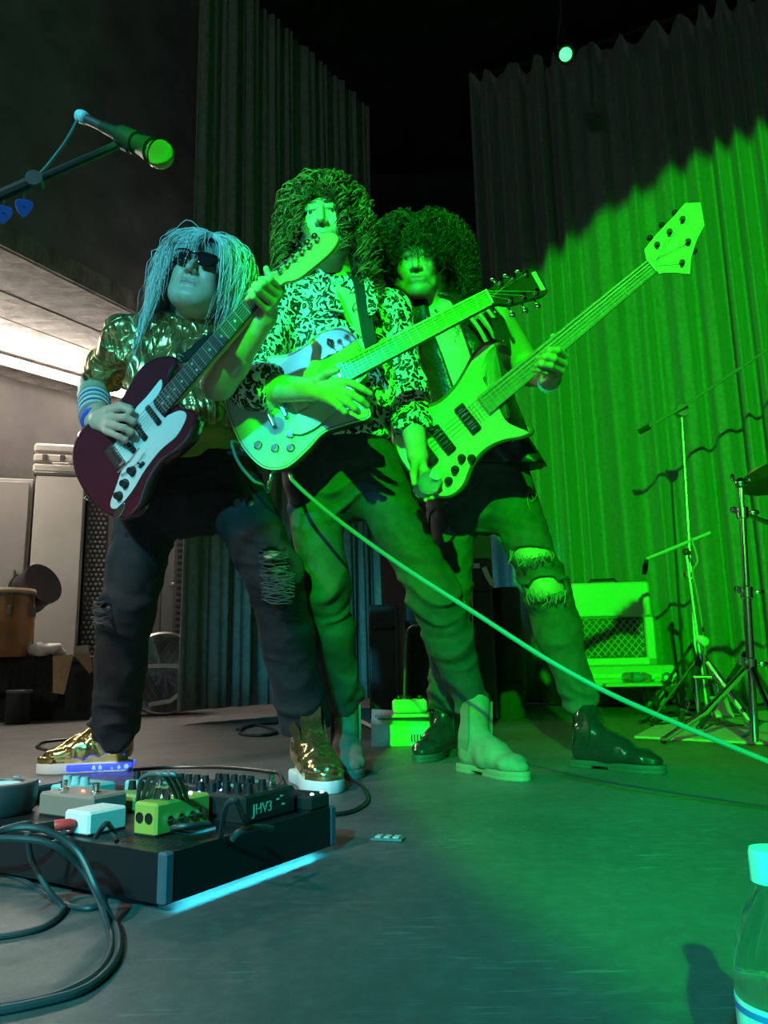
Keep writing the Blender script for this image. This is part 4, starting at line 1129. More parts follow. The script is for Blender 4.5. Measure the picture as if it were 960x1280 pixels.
# ================================================================== MIDDLE MAN
J = dict(neck=W(425, 352, 2.40), shR=W(352, 385, 2.33), shL=W(488, 393, 2.40), elR=W(313, 484, 2.12), wrR=W(386, 487, 2.00),
         elL=W(509, 488, 2.38), wrL=W(521, 566, 2.20), hipR=W(391, 585, 2.40), hipL=W(463, 585, 2.40),
         kneeR=W(404, 735, 2.36), ankR=W(430, 880, 2.62), kneeL=W(543, 745, 2.38), ankL=W(590, 880, 2.60))
JM = J
pM = thing('person', (*((J['ankL'] + J['ankR']) / 2)[:2], 0), 'person with curly brown wig and leopard print shirt holding a cream guitar and water bottle', 'person')
O = W(406, 279, 2.30); R = head_frame(roll=-3, yaw=-3, pitch=-6, size=1.12)
P_ = lambda x, y, z: O + np.array([x, y, z]) @ R
body = Sculpt()
torso_ops(body, J); arm_ops(body, J['shR'], J['elR'], J['wrR']); arm_ops(body, J['shL'], J['elL'], J['wrL']); leg_ops(body, J)
fine = Sculpt(); head(fine, O, R, J['neck'], jaw=.95, long=1.06)
hs = Sculpt()
fR = [pix_pts(q) for q in ([(424, 477, 1.89), (441, 480, 1.86), (453, 486, 1.86), (463, 492, 1.87)], [(423, 486, 1.875), (440, 493, 1.85), (451, 500, 1.855), (459, 507, 1.87)],
      [(420, 494, 1.87), (434, 503, 1.85), (443, 510, 1.855), (448, 515, 1.87)], [(414, 501, 1.875), (424, 509, 1.86), (431, 515, 1.865), (435, 519, 1.88)])]
hand(hs, W(390, 487, 1.97), fR, pix_pts([(398, 475, 1.93), (410, 466, 1.90), (421, 463, 1.89)]), r=.0098)
hs.ecap(J['elR'] + (J['wrR'] - J['elR']) * .55, W(390, 487, 1.97), .040, .030, k=.02)
hl_ = Sculpt()
fL = [pix_pts(q) for q in ([(531, 588, 2.13), (545, 594, 2.17), (550, 603, 2.14), (549, 609, 2.105)], [(530, 592, 2.14), (546, 602, 2.175), (549, 612, 2.14), (546, 616, 2.105)],
      [(527, 597, 2.145), (541, 611, 2.18), (544, 619, 2.145), (540, 622, 2.11)], [(523, 601, 2.15), (534, 616, 2.175), (536, 623, 2.145), (532, 625, 2.11)])]
hand(hl_, W(522, 570, 2.18), fL, pix_pts([(519, 581, 2.13), (517, 593, 2.085), (518, 604, 2.06)]), r=.0094)
hl_.ecap(J['elL'] + (J['wrL'] - J['elL']) * .5, W(522, 570, 2.18), .040, .029, k=.02)
ex = []
for q in (fine, hs, hl_):
    v, f_ = q.mesh(.0032); ex.append((relax(v, f_, 1), f_))
sculpt_obj('body', body, .008, M_skin, pM, extra=ex, vcol=face_color(O, R, brow=(.16, .09, .05), long=1.06, beard=(.34, .22, .15, .35)))
eyes(pM, O, R, 1.06)
def leopard():
    m = bpy.data.materials.new('leopard_print_cotton'); m.use_nodes = True; nt = m.node_tree; L = nt.links; N = nt.nodes.new; b = nt.nodes['Principled BSDF']
    tc = N('ShaderNodeTexCoord'); n = N('ShaderNodeTexNoise'); n.inputs['Scale'].default_value = 16; n.inputs['Detail'].default_value = 3; L.new(tc.outputs['Object'], n.inputs[0])
    mx = N('ShaderNodeMix'); mx.data_type = 'RGBA'; mx.blend_type = 'LINEAR_LIGHT'; mx.inputs[0].default_value = .05
    mp = N('ShaderNodeMapping'); mp.inputs['Scale'].default_value = (1.15, .8, .70); mp.inputs['Rotation'].default_value = (0, math.radians(-28), 0)
    L.new(tc.outputs['Object'], mx.inputs[6]); L.new(n.outputs['Color'], mx.inputs[7]); L.new(mx.outputs[2], mp.inputs[0])
    v = N('ShaderNodeTexVoronoi'); v.inputs['Scale'].default_value = 64; v.inputs['Randomness'].default_value = .9; L.new(mp.outputs[0], v.inputs['Vector'])
    r = N('ShaderNodeValToRGB'); e = r.color_ramp.elements; e[0].position = .12; e[0].color = (.34, .25, .16, 1); e[1].position = .19; e[1].color = (.006, .006, .006, 1)
    for p, c in ((.50, (.006, .006, .006)), (.56, (.78, .74, .66)), (1.0, (.85, .82, .76))):
        q = r.color_ramp.elements.new(p); q.color = (*c, 1)
    L.new(v.outputs['Distance'], r.inputs[0]); L.new(r.outputs[0], b.inputs['Base Color']); b.inputs['Roughness'].default_value = .65
    return m
M_leo = leopard()
sh = Sculpt(); pel = (J['hipL'] + J['hipR']) / 2; chst = (J['shL'] + J['shR']) / 2; upv = unit(chst - pel); lh = unit(J['hipL'] - J['hipR'])
torso_ops(sh, J, inf=.016)
cR = J['elR'] + (J['wrR'] - J['elR']) * .40; cL = J['elL'] + (J['wrL'] - J['elL']) * .72
arm_ops(sh, J['shR'], J['elR'], cR + (cR - J['elR']) * .2, r=(.056, .05, .052, .056), inf=.014, k=.03, cuts=[(cR, J['wrR'] - J['elR'])])
sh.ecap(J['shL'], J['elL'], .070, .064, k=.03); sh.ecap(J['elL'], cL + (cL - J['elL']) * .2, .064, .062, k=.03, cuts=[(cL, J['wrL'] - J['elL'])])
# open V neck
vn = pix_pts([(426, 348, 2.25), (440, 380, 2.235), (452, 415, 2.24)])
sh.chain(vn, [(.062, .11), (.044, .10), (.010, .08)], u=(1, 0, 0), k=.005, op='s')
sh.ell(J['neck'] + np.array([0, 0, .08]), (.072, .085, .085), k=.006, op='s')
sh.cut(W(430, 545, 2.3), -upv)
anc = [(J['elR'], .13, 1.2), (J['elL'], .13, 1.0), (W(400, 500, 2.2), .2, .8), (W(470, 500, 2.25), .2, .9), (W(370, 400, 2.25), .1, .7)]
sculpt_obj('shirt', sh, .0065, M_leo, pM, 'black and white leopard print shirt', lambda V: wrinkle(V, anc, .010, 18, 8), it=2)
# collar flaps
for tri in ([(398, 336, 2.28), (413, 350, 2.235), (431, 392, 2.215), (412, 388, 2.205), (398, 360, 2.24)], [(450, 338, 2.31), (455, 352, 2.26), (461, 398, 2.222), (474, 388, 2.235), (466, 352, 2.29)]):
    P5 = pix_pts(tri); nn_ = np.array([0, -.006, .002]); k5 = len(P5)
    MB().add(P5 + [q + nn_ for q in P5], [tuple(range(k5)), tuple(range(k5, 2 * k5))[::-1]] + [(i, i + k5, (i + 1) % k5 + k5, (i + 1) % k5) for i in range(k5)]).build('collar', M_leo, pM, smooth=0)
M_jeanM = mat('dark_grey_denim', (.050, .050, .056), .8, var=.25, vscale=30, bump=.25, bscale=300)
def jeans(parent, J, m, rips, cut_hem=(.06, .06), label='jeans', seed=0, tops=.06, rad=(.098, .068, .060, .056)):
    pel = (J['hipL'] + J['hipR']) / 2; chst = (J['shL'] + J['shR']) / 2; upv = unit(chst - pel); lh = unit(J['hipL'] - J['hipR'])
    tr = Sculpt(); tr.ecap(pel - upv * .05, pel + upv * .09, (.160, .125), (.150, .116), lh, .03)
    for i, q in enumerate('RL'):
        h_, k_, a_ = J['hip' + q], J['knee' + q], J['ank' + q]; cf = k_ + (a_ - k_) * .35
        tr.ecap(h_, k_, rad[0], rad[1], k=.03); tr.ecap(k_, cf, rad[1], rad[1], k=.05)
        tr.ecap(cf, a_ + (a_ - k_) * .1, rad[1], rad[3], k=.05, cuts=[(a_ + (a_ - k_) * cut_hem[i], a_ - k_)])
    tr.cut(pel + upv * (.09 + tops), upv)
    for (px, py, Y, rx, rz) in rips: tr.ell(W(px, py, Y), (rx, .085, rz), k=.004, op='s')
    an = [(J['kneeR'], .16, 1.), (J['kneeL'], .16, 1.), (J['ankR'], .15, 1.3), (J['ankL'], .15, 1.3), (pel - upv * .06, .17, 1.)]
    return sculpt_obj('jeans', tr, .0075, m, parent, label, lambda V: wrinkle(V, an, .015, 30, 9, seed), it=1)
jeans(pM, J, M_jeanM, [], (.0, -.02), 'dark slim jeans', 3)
bl = Sculpt(); bl.ecap(pel + upv * .06, pel + upv * .13, (.158, .124), (.152, .120), lh, 0, cuts=[(pel + upv * .105, upv), (pel + upv * .07, -upv)])
sculpt_obj('belt', bl, .007, mat('black_leather', (.012, .012, .013), .4), pM)
# strap
M_strap = mat('black_strap_webbing', (.012, .012, .014), .7)
MB().ribbon(catmull(pix_pts([(440, 340, 2.42), (449, 352, 2.30), (455, 385, 2.235), (462, 425, 2.21), (470, 455, 2.19)]), 6), np.array([.1, -1, .3]), .042, .004).build('guitar_strap', M_strap, pM)
# boots
M_suede = mat('tan_suede', (.20, .165, .13), .85, var=.2, vscale=25, bump=.2, bscale=200)
M_bsole = mat('brown_rubber_sole', (.22, .18, .14), .7)
M_gore = mat('brown_elastic', (.17, .14, .12), .9)
hl0 = WZ(573, 962); tl0 = WZ(660, 977); hl0 = tl0 + unit(hl0 - tl0) * .30
boot(pM, hl0, tl0, None, W(594, 876, 2.56), M_suede, M_bsole, 'boot', mg=M_gore, label='tan suede chelsea boot')
hr0 = np.array([J['ankR'][0] - .006, J['ankR'][1] + .055, 0]); tr0 = hr0 + unit(np.array([.14, -1, 0])) * .29
boot(pM, hr0, tr0, None, J['ankR'] + np.array([0, 0, .012]), M_suede, M_bsole, 'boot', mg=M_gore, label='tan suede chelsea boot')
# curly wig
def curly_wig(parent, O, R, mat_, capm, n, rng, ln, rad, curl, thick, grav, lat, face, fringe, label, K=22, lift=1.0, keep=None, low=-.5, clump=4, cap_r=(.115, .115, .11), outer=(.150, .14, .125)):
    Pn = []; Rn = []
    def pu(p):
        q = (p - O) @ np.linalg.inv(R) - np.array([0, -.02, .03]); rr = np.array(rad); d = np.sqrt(((q / rr) ** 2).sum(1)); m = d < 1; q[m] = q[m] / d[m][:, None]
        # keep the face clear
        q0 = q + np.array([0, -.02, .03]); fm = (q0[:, 1] > .05) & (np.abs(q0[:, 0]) < .058) & (q0[:, 2] < .042) & (q0[:, 2] > -.16)
        q0[fm, 0] = np.where(q0[fm, 0] > 0, .064, -.064)
        return O + tame(q0, outer, .03) @ R
    ro, dr_, v = scalp_roots(n, O, R, rng, face=face, low=low)
    d = dr_ * lift + R[0] * (np.sign(v[:, :1]) * lat) + rng.normal(0, .3, ro.shape); d /= np.linalg.norm(d, axis=1, keepdims=True)
    L_ = rng.uniform(ln[0], ln[1], n) * (1 - .35 * np.clip(v[:, 2], 0, 1))
    for c in range(clump):
        r2 = np.random.RandomState(77 + c % 2)
        Pn.append(grow(ro + rng.normal(0, .004, ro.shape), d, L_ * rng.uniform(.85, 1.1, n), K, grav, r2, pu, curl, .10)); Rn.append(np.linspace(1, .35, K)[None] * thick * rng.uniform(.6, 1.3, (n, 1)))
    if fringe:
        m = fringe[0]; vx = np.stack([rng.uniform(-.75, .75, m), rng.uniform(.55, .9, m), rng.uniform(.4, .8, m)], 1); vx /= np.linalg.norm(vx, axis=1, keepdims=True)
        r0 = O + (np.array([0, -.02, .04]) + vx * np.array([.09, .112, .098])) @ R; dd = R[1][None] * 1.0 + vx @ R * .4 + rng.normal(0, .3, (m, 3)); dd /= np.linalg.norm(dd, axis=1, keepdims=True)
        Pn.append(grow(r0, dd, rng.uniform(*fringe[1], m), K, .30, rng, None, (curl[0] * .7, curl[1]), .08)); Rn.append(np.linspace(1, .3, K)[None] * thick * rng.uniform(.5, 1.0, (m, 1)))
    V, F = strand_mesh(np.concatenate(Pn), np.concatenate(Rn))
    wg = link_mesh('wig', arrays_mesh('wig', V, F), mat_, parent, label, 180)
    P2 = lambda x, y, z: O + np.array([x, y, z]) @ R
    cp = Sculpt(); cp.ell(P2(0, -.04, .05), cap_r, R, k=.03)
    for sx in (-1, 1): cp.ell(P2(sx * .085, -.06, -.06), (.05, .06, .11), R, k=.03)
    cp.ell(P2(0, .13, -.03), (.064, .09, .085), R, k=.01, op='s'); cp.ell(P2(0, .06, -.15), (.06, .10, .09), R, k=.01, op='s')
    sculpt_obj('wig_cap', cp, .009, capm, wg, disp=lambda V: .012 * vnoise(V * 38), it=1)
    return wg
curly_wig(pM, O, R, M_hairM, mat('wig_net_brown', (.06, .03, .015), .8), 360, np.random.RandomState(5), (.20, .38), (.105, .12, .112), (.020, 75), .0032, .28, .75, .36, (46, (.04, .07)), 'shoulder length curly brown wig', K=34, clump=5, lift=.75)

# ================================================================== RIGHT MAN
J = dict(neck=W(540, 380, 2.66), shR=W(500, 400, 2.70), shL=W(616, 402, 2.60), elR=W(478, 505, 2.80), wrR=W(510, 565, 2.58),
         elL=W(658, 462, 2.70), wrL=W(682, 474, 2.32), hipR=W(566, 610, 2.70), hipL=W(632, 606, 2.68),
         kneeR=W(562, 745, 2.68), ankR=W(556, 885, 2.95), kneeL=W(682, 735, 2.58), ankL=W(726, 885, 2.64))
JR = J
pR = thing('person', (*((J['ankL'] + J['ankR']) / 2)[:2], 0), 'person with huge black curly wig and leather vest playing a long-necked bass', 'person')
O = W(522, 329, 2.58); R = head_frame(roll=-2, yaw=-8, pitch=-14)
P_ = lambda x, y, z: O + np.array([x, y, z]) @ R
body = Sculpt()
torso_ops(body, J); arm_ops(body, J['shR'], J['elR'], J['wrR']); arm_ops(body, J['shL'], J['elL'], J['wrL'], r=(.074, .058, .048, .030)); leg_ops(body, J)
fine = Sculpt(); head(fine, O, R, J['neck'], jaw=1.05, long=1.0)
hl_ = Sculpt()
fL = [pix_pts(q) for q in ([(706, 446, 2.05), (697, 438, 2.00), (687, 438, 1.99), (680, 441, 2.01)], [(705, 456, 2.055), (692, 448, 2.00), (681, 446, 1.99), (673, 448, 2.01)],
      [(701, 464, 2.06), (688, 457, 2.01), (677, 455, 2.0), (670, 457, 2.02)], [(693, 471, 2.07), (682, 465, 2.03), (674, 462, 2.02), (668, 463, 2.035)])]
hand(hl_, W(688, 474, 2.14), fL, pix_pts([(692, 450, 2.12), (689, 434, 2.12), (691, 420, 2.10)]), r=.0098)
hl_.ecap(J['elL'] + (J['wrL'] - J['elL']) * .6, W(688, 474, 2.14), .040, .030, k=.02)
hs = Sculpt()
fR = [[J['wrR'] + np.array([.05 + .012 * i, -.03, .0 - .02 * i]), J['wrR'] + np.array([.085 + .01 * i, -.05, -.01 - .02 * i]), J['wrR'] + np.array([.10 + .01 * i, -.045, -.03 - .02 * i]), J['wrR'] + np.array([.10 + .01 * i, -.03, -.045 - .02 * i])] for i in range(4)]
hand(hs, J['wrR'], fR, [J['wrR'] + np.array([.03, -.03, .02]), J['wrR'] + np.array([.06, -.05, .03]), J['wrR'] + np.array([.085, -.055, .03])])
ex = []
for q in (fine, hl_, hs):
    v, f_ = q.mesh(.0032); ex.append((relax(v, f_, 1), f_))
sculpt_obj('body', body, .008, M_skin, pR, extra=ex, vcol=face_color(O, R, brow=(.03, .02, .015), beard=(.11, .075, .05, .62)))
eyes(pR, O, R)
pel = (J['hipL'] + J['hipR']) / 2; chst = (J['shL'] + J['shR']) / 2; upv = unit(chst - pel); lh = unit(J['hipL'] - J['hipR'])
M_vest = mat('black_leather_vest', (.020, .021, .022), .38, var=.3, vscale=18, bump=.25, bscale=90)
vs = Sculpt(); torso_ops(vs, J, inf=.018)
vn = pix_pts([(548, 372, 2.53), (566, 430, 2.53), (600, 525, 2.53)])
vs.chain(vn, [(.058, .09), (.045, .08), (.046, .08)], u=(1, 0, 0), k=.005, op='s')
vs.ell(J['neck'] + np.array([0, 0, .08]), (.075, .09, .085), k=.006, op='s')
vs.ecap(W(640, 560, 2.62), W(668, 592, 2.6), (.07, .10), (.05, .09), lh, k=.03)
for q, sg in (('R', -1), ('L', 1)): vs.ell(J['sh' + q] + lh * sg * .070 - upv * .02, (.088, .13, .12), k=.010, op='s')
vs.ell(W(648, 425, 2.58), (.085, .16, .135), k=.010, op='s')
vs.cut(W(640, 582, 2.6), -upv - .25 * lh)
sculpt_obj('vest', vs, .007, M_vest, pR, 'open black leather vest', lambda V: wrinkle(V, [(pel, .3, 1.), (chst, .2, .6)], .007, 14, 7), it=2)
M_stripe = mat('silver_braid', (.62, .60, .50), .35, metal=.4)
for i in range(4):
    a = W(584 + i * 11, 392 - i * 4, 2.475 + i * .012); b = W(612 + i * 10, 436 - i * 5, 2.49 + i * .02); c = (a + b) / 2 + np.array([0, -.02, 0])
    MB().ribbon(catmull([a, c, b], 6), np.array([.2, -1, .2]), .012, .006).build('braid_stripe', M_stripe, pR)
nkp = [W(545, 388, 2.53), W(552, 394, 2.505), W(562, 394, 2.50), W(574, 389, 2.505), W(582, 380, 2.53)]
mb = MB()
for q in catmull(nkp, 5): mb.ball(q, .006, 6)
mb.build('necklace', mat('silver_metal', (.8, .8, .78), .2, metal=1), pR, 'silver bead necklace')
M_jeanR = mat('washed_black_denim', (.062, .066, .072), .8, var=.25, vscale=30, bump=.25, bscale=300)
jeans(pR, J, M_jeanR, [(665, 690, 2.535, .075, .020), (683, 733, 2.51, .070, .030), (671, 612, 2.57, .018, .010), (573, 752, 2.60, .02, .03)], (-.02, -.02), 'ripped black jeans', 7)
th = MB(); rg = np.random.RandomState(9)
for (px, py, w, n) in ((664, 694, 52, 26), (683, 741, 50, 30), (664, 612, 8, 6), (574, 757, 14, 10)):
    for i in range(n):
        x = px - w / 2 + w * i / (n - 1); y = py + rg.uniform(-3, 5) - 7 * abs((i / (n - 1) - .5)); Yd = 2.478 if px > 650 else 2.585
        if py < 650: Yd = 2.565
        e = rg.uniform(6, 22) * (1.3 if i in (0, 1, n - 1, n - 2) else .6)
        th.tube(catmull([W(x, y, Yd), W(x + rg.uniform(-3, 3), y + e * .5, Yd - .008), W(x + rg.uniform(-4, 4), y + e, Yd - .002)], 4), .0017, 4)
th.build('frayed_threads', mat('pale_denim_thread', (.20, .22, .22), .9), pR)['kind'] = 'stuff'
M_blkboot = mat('polished_black_leather', (.022, .022, .025), .22, coat=.4, bump=.1, bscale=60)
M_blksole = mat('dark_rubber_sole', (.05, .05, .05), .7)
hl0 = WZ(717, 958); tl0 = WZ(832, 968); tl0 = hl0 + unit(tl0 - hl0) * .31
boot(pR, hl0, tl0, None, W(735, 893, 2.60), M_blkboot, M_blksole, 'boot', wid=.044, mg=M_vest, label='polished black chelsea boot')
hr0 = np.array([J['ankR'][0] + .03, J['ankR'][1] + .045, 0]); tr0 = hr0 + unit(np.array([-.5, -.85, 0])) * .29
boot(pR, hr0, tr0, None, J['ankR'] + np.array([0, 0, -.012]), M_blkboot, M_blksole, 'boot', wid=.044, mg=M_vest, label='polished black chelsea boot')
curly_wig(pR, O, R, M_hairR, mat('wig_net_black', (.010, .011, .011), .8), 1000, np.random.RandomState(8), (.20, .40), (.12, .125, .115), (.009, 170), .0021, .15, .80, .30, (200, (.07, .16)), 'huge curly black wig', K=28, clump=4, lift=.95, cap_r=(.14, .12, .12), outer=(.195, .16, .150))
MB().lathe([(.026, 0), (.036, .001), (.036, .014), (.026, .015)], W(685, 476, 2.20), J['wrL'] - J['elL'], 16).build('bracelet', mat('silver_metal', 0), pR, 'silver bracelet')
# ================================================================== INSTRUMENTS
def frame_from(end, nut, length, tilt):
    """local x along the neck, y across (towards the player's face), z out of the face; tilt turns the face upwards"""
    ax = nut - end; s = np.linalg.norm(ax) / length; x = unit(ax)
    tocam = unit(CP - (end + nut) / 2); z = unit(tocam - np.dot(tocam, x) * x); y = np.cross(z, x)
    if y[2] < 0: y = -y
    c, sn = math.cos(tilt), math.sin(tilt)
    z2 = unit(z * c + y * sn); y2 = np.cross(z2, x)
    if y2[2] < 0: y2 = -y2
    M = np.eye(4); M[:3, 0] = x * s; M[:3, 1] = y2 * s; M[:3, 2] = z2 * s; M[:3, 3] = end
    return M
def tp(M, x, y, z): return M[:3, :3] @ np.array([x, y, z]) + M[:3, 3]

def guitar(name, label, M, outline, bodyz, m_body, m_side, neck, head_out, head_drop, m_neck, m_fb, m_head, tuners, frets, strings, scale_bridge, m_metal, binding=None, inlays=True, face_mat=None, belly=.006):
    g = thing(name, tp(M, .2, 0, 0), label, 'guitar')
    out = catmull([np.array([x, y, 0]) for x, y in outline], 6, True)[:, :2]
    b = MB(M).prism(out, -bodyz, 0.0, belly).build('body', m_side, g, smooth=50)
    if face_mat: 
        o2 = out.copy(); nx = np.roll(o2, -1, 0) - np.roll(o2, 1, 0); ar = np.sum(o2[:, 0] * np.roll(o2[:, 1], -1) - np.roll(o2[:, 0], -1) * o2[:, 1])
        nr = np.stack([nx[:, 1], -nx[:, 0]], 1) * (1 if ar > 0 else -1); nr /= np.linalg.norm(nr, axis=1, keepdims=True)
        MB(M).prism(o2 - nr * (belly + .0015), -.004, .0015, .0008).build('top', face_mat, g, smooth=50)
    if binding:
        o2 = np.array([tp(M, x, y, -.001) for x, y in out]); o2 = np.vstack([o2, o2[:2]]); MB().tube(o2, .0028, 6, False).build('binding', binding, g, smooth=60)
    x0, x1, w0, w1, zt = neck       # fretboard from body end x0 to nut x1, widths, top height
    no = [(x0 + .02, w0 / 2), (x1, w1 / 2), (x1, -w1 / 2), (x0 + .02, -w0 / 2)]
    MB(M).prism(no, zt - .026, zt - .006, .006).build('neck', m_neck, g, smooth=50)
    fo = [(x0, w0 / 2), (x1, w1 / 2), (x1, -w1 / 2), (x0, -w0 / 2)]
    fb = MB(M).prism(fo, zt - .006, zt, .0008).build('fretboard', m_fb, g)
    fm = MB(M); sl = x1 - scale_bridge; wat = lambda x: w1 + (w0 - w1) * (x1 - x) / (x1 - x0)
    im = MB(M)
    prev = x1
    for i in range(1, frets + 1):
        x = x1 - sl * (1 - 2 ** (-i / 12)); fm.box((x, 0, zt + .0003), (.0016, wat(x) * .97, .0022))
        if i in (3, 5, 7, 9, 15, 17, 19, 21): im.lathe([(0, 0), (.0036, 0), (.0036, .001), (0, .001)], ((x + prev) / 2, 0, zt), n=10)
        if i == 12:
            for s in (-1, 1): im.lathe([(0, 0), (.0036, 0), (.0036, .001), (0, .001)], ((x + prev) / 2, s * .012, zt), n=10)
        prev = x
    fm.build('frets', mat('nickel_fret_wire', (.50, .49, .46), .4, metal=.6), fb)
    if inlays: im.build('dot_inlays', mat('pearl_inlay', (.8, .82, .8), .3), fb)
    MB(M).box((x1 + .002, 0, zt + .001), (.005, w1, .008)).build('nut', mat('bone_nut', (.8, .78, .68), .5), g)
    # headstock
    ho = catmull([np.array([x, y, 0]) for x, y in head_out], 5, True)[:, :2] if head_drop[1] else np.array(head_out)
    a = head_drop[0]; Mh = np.eye(4); Mh[:3, :3] = [[math.cos(a), 0, math.sin(a)], [0, 1, 0], [-math.sin(a), 0, math.cos(a)]]; Mh[:3, 3] = (x1, 0, zt - .006)
    MH = M @ Mh
    hd = MB(MH).prism(ho, -.014, 0.0, .002).build('headstock', m_head, g, smooth=50)
    for (tx, ty, sd) in tuners:
        t = MB(MH).lathe([(.0085, 0), (.0085, .003), (.005, .003), (.004, .014), (.0055, .016), (.0, .016)], (tx, ty, 0), n=12); 
        t.box((tx, ty, -.021), (.016, .016, .012), bev=.003)
        o = t.build('tuner', m_metal, g)
        bt = MB(MH).cyl((tx, ty, -.021), (tx, ty + sd * .024, -.021), .003, n=8); bt.ball((tx, ty + sd * .030, -.021), (.0095, .009, .006), 10)
        bt.build('tuner_button', m_metal, o)
    n = strings
    for i in range(n):
        f = (i / (n - 1) - .5); tx, ty, _ = tuners[i % len(tuners)]
        p = [tp(M, scale_bridge, f * w0 * .86, zt + .008), tp(M, x1, f * w1 * .78, zt + .0045), tp(MH, tx, ty, .008)]
        MB().tube(p, (.0004 + .0005 * (i / (n - 1))) * (1.3 if n < 6 else 1), 5).build('string', mat('steel_string', (.4, .4, .38), .45, metal=.8), g)
    g['_keep'] = 1
    return g, MH
M_chrome = mat('chrome', (.8, .8, .8), .12, metal=1)
M_maple = mat('maple_wood', (.62, .40, .18), .35, var=.1, vscale=12, coat=.3)
M_rose = mat('rosewood', (.055, .032, .022), .5, var=.3, vscale=30)
M_blackp = mat('black_plastic', (.015, .015, .016), .35)

def knob(M, x, y, z, g, r=.012, h=.014, m=None, name='knob'):
    return MB(M).lathe([(0, 0), (r * 1.15, 0), (r * 1.1, h * .25), (r * .85, h * .4), (r * .8, h), (0, h)], (x, y, z), n=16).build(name, m or M_blackp, g)

# ---- maroon double-cut guitar
strat = [(0, 0), (.010, .08), (.045, .135), (.10, .160), (.165, .147), (.22, .125), (.27, .126), (.33, .140), (.385, .140), (.43, .120), (.462, .085), (.458, .062), (.42, .050), (.392, .030),
         (.388, -.030), (.395, -.050), (.412, -.078), (.402, -.108), (.355, -.130), (.30, -.128), (.25, -.116), (.19, -.126), (.12, -.158), (.06, -.150), (.015, -.09)]
MLg = frame_from(W(106, 618, 2.06), W(343, 350, 1.78), .81, math.radians(36))
M_maroon = mat('maroon_gloss', (.085, .012, .022), .12, coat=1.0)
hs_out = [(0, .022), (.03, .024), (.10, .046), (.16, .060), (.188, .050), (.192, .028), (.175, .010), (.15, -.004), (.12, -.014), (.06, -.030), (.035, -.030), (.02, -.023), (0, -.021)]
hs_out = [(x, y - .42 * x) for x, y in hs_out]
gL, MHL = guitar('electric_guitar', 'maroon double cutaway electric guitar with white pickguard and maple headstock', MLg, strat, .045, M_maroon, M_maroon,
             (.345, .81, .056, .042, .010), hs_out, (math.radians(3), True), M_maple, M_rose, M_maple,
             [(.028 + .0245 * i, .012 + .0072 * i - .42 * (.028 + .0245 * i), 1) for i in range(6)], 21, 6, .162, M_chrome, belly=.010)
pg = [(.385, .042), (.395, .060), (.37, .060), (.33, .058), (.29, .060), (.24, .052), (.19, .040), (.165, .030), (.150, .0), (.140, -.035), (.10, -.060), (.055, -.082), (.048, -.100), (.07, -.112), (.13, -.110), (.20, -.095), (.27, -.090), (.33, -.098), (.372, -.088), (.392, -.074), (.384, -.052), (.35, -.034), (.335, -.028), (.335, .028), (.36, .034)]
MB(MLg).prism(catmull([np.array([x, y, 0]) for x, y in pg], 4, True)[:, :2], .0005, .003, .0006).build('pickguard', mat('mint_white_plastic', (.68, .74, .72), .35), gL)
for x, a in ((.315, 0), (.255, 0), (.20, .2)):
    t = MB(MLg).box((x, 0, .006), (.018, .070, .010), ax=((math.cos(a), math.sin(a), 0), (-math.sin(a), math.cos(a), 0), (0, 0, 1)), bev=.004)
    p = t.build('pickup', M_blackp, gL)
    t2 = MB(MLg)
    for i in range(6): t2.lathe([(0, 0), (.003, 0), (.003, .0015), (0, .0015)], (x, -.026 + .0104 * i, .011), n=8)
    t2.build('pole_pieces', M_chrome, p)
for x, y in ((.165, -.068), (.125, -.078), (.088, -.090)): knob(MLg, x, y, .003, gL)
sw = MB(MLg).box((.20, -.078, .006), (.02, .006, .006)); sw.cyl((.20, -.078, .006), (.20, -.074, .02), .002); sw.build('selector_switch', M_blackp, gL)
br = MB(MLg).box((.150, 0, .007), (.036, .078, .008), bev=.002)
brp = br.build('bridge', M_chrome, gL)
for i in range(6): MB(MLg).box((.156, -.027 + .0108 * i, .0135), (.022, .0085, .006), bev=.0015).build('saddle', M_chrome, brp)
MB(MLg).tube([(.14, -.032, .008), (.135, -.045, .018), (.19, -.055, .024), (.235, -.05, .024)], .0025, 6).build('tremolo_arm', M_chrome, gL)
jk = MB(MLg).prism(catmull([np.array(q) for q in ((.035, -.125, 0), (.055, -.112, 0), (.085, -.113, 0), (.085, -.126, 0), (.055, -.134, 0))], 4, True)[:, :2], .0, .004, .001); jk.build('jack_plate', M_chrome, gL)
# strap of the maroon guitar
MB().ribbon(catmull([tp(MLg, .455, .075, -.02), W(243, 440, 2.06), W(262, 424, 2.13), W(290, 410, 2.28)], 6), np.array([0, -1, .4]), .045, .004).build('strap', M_strap, gL)
for (x, y) in ((.462, .078), (.0, .0)): MB(MLg).lathe([(.004, 0), (.004, .008), (.008, .012), (.008, .016), (0, .016)], (x, y, -.022), (1, .3, 0) if x > .1 else (-1, 0, 0), 10).build('strap_button', M_chrome, gL)

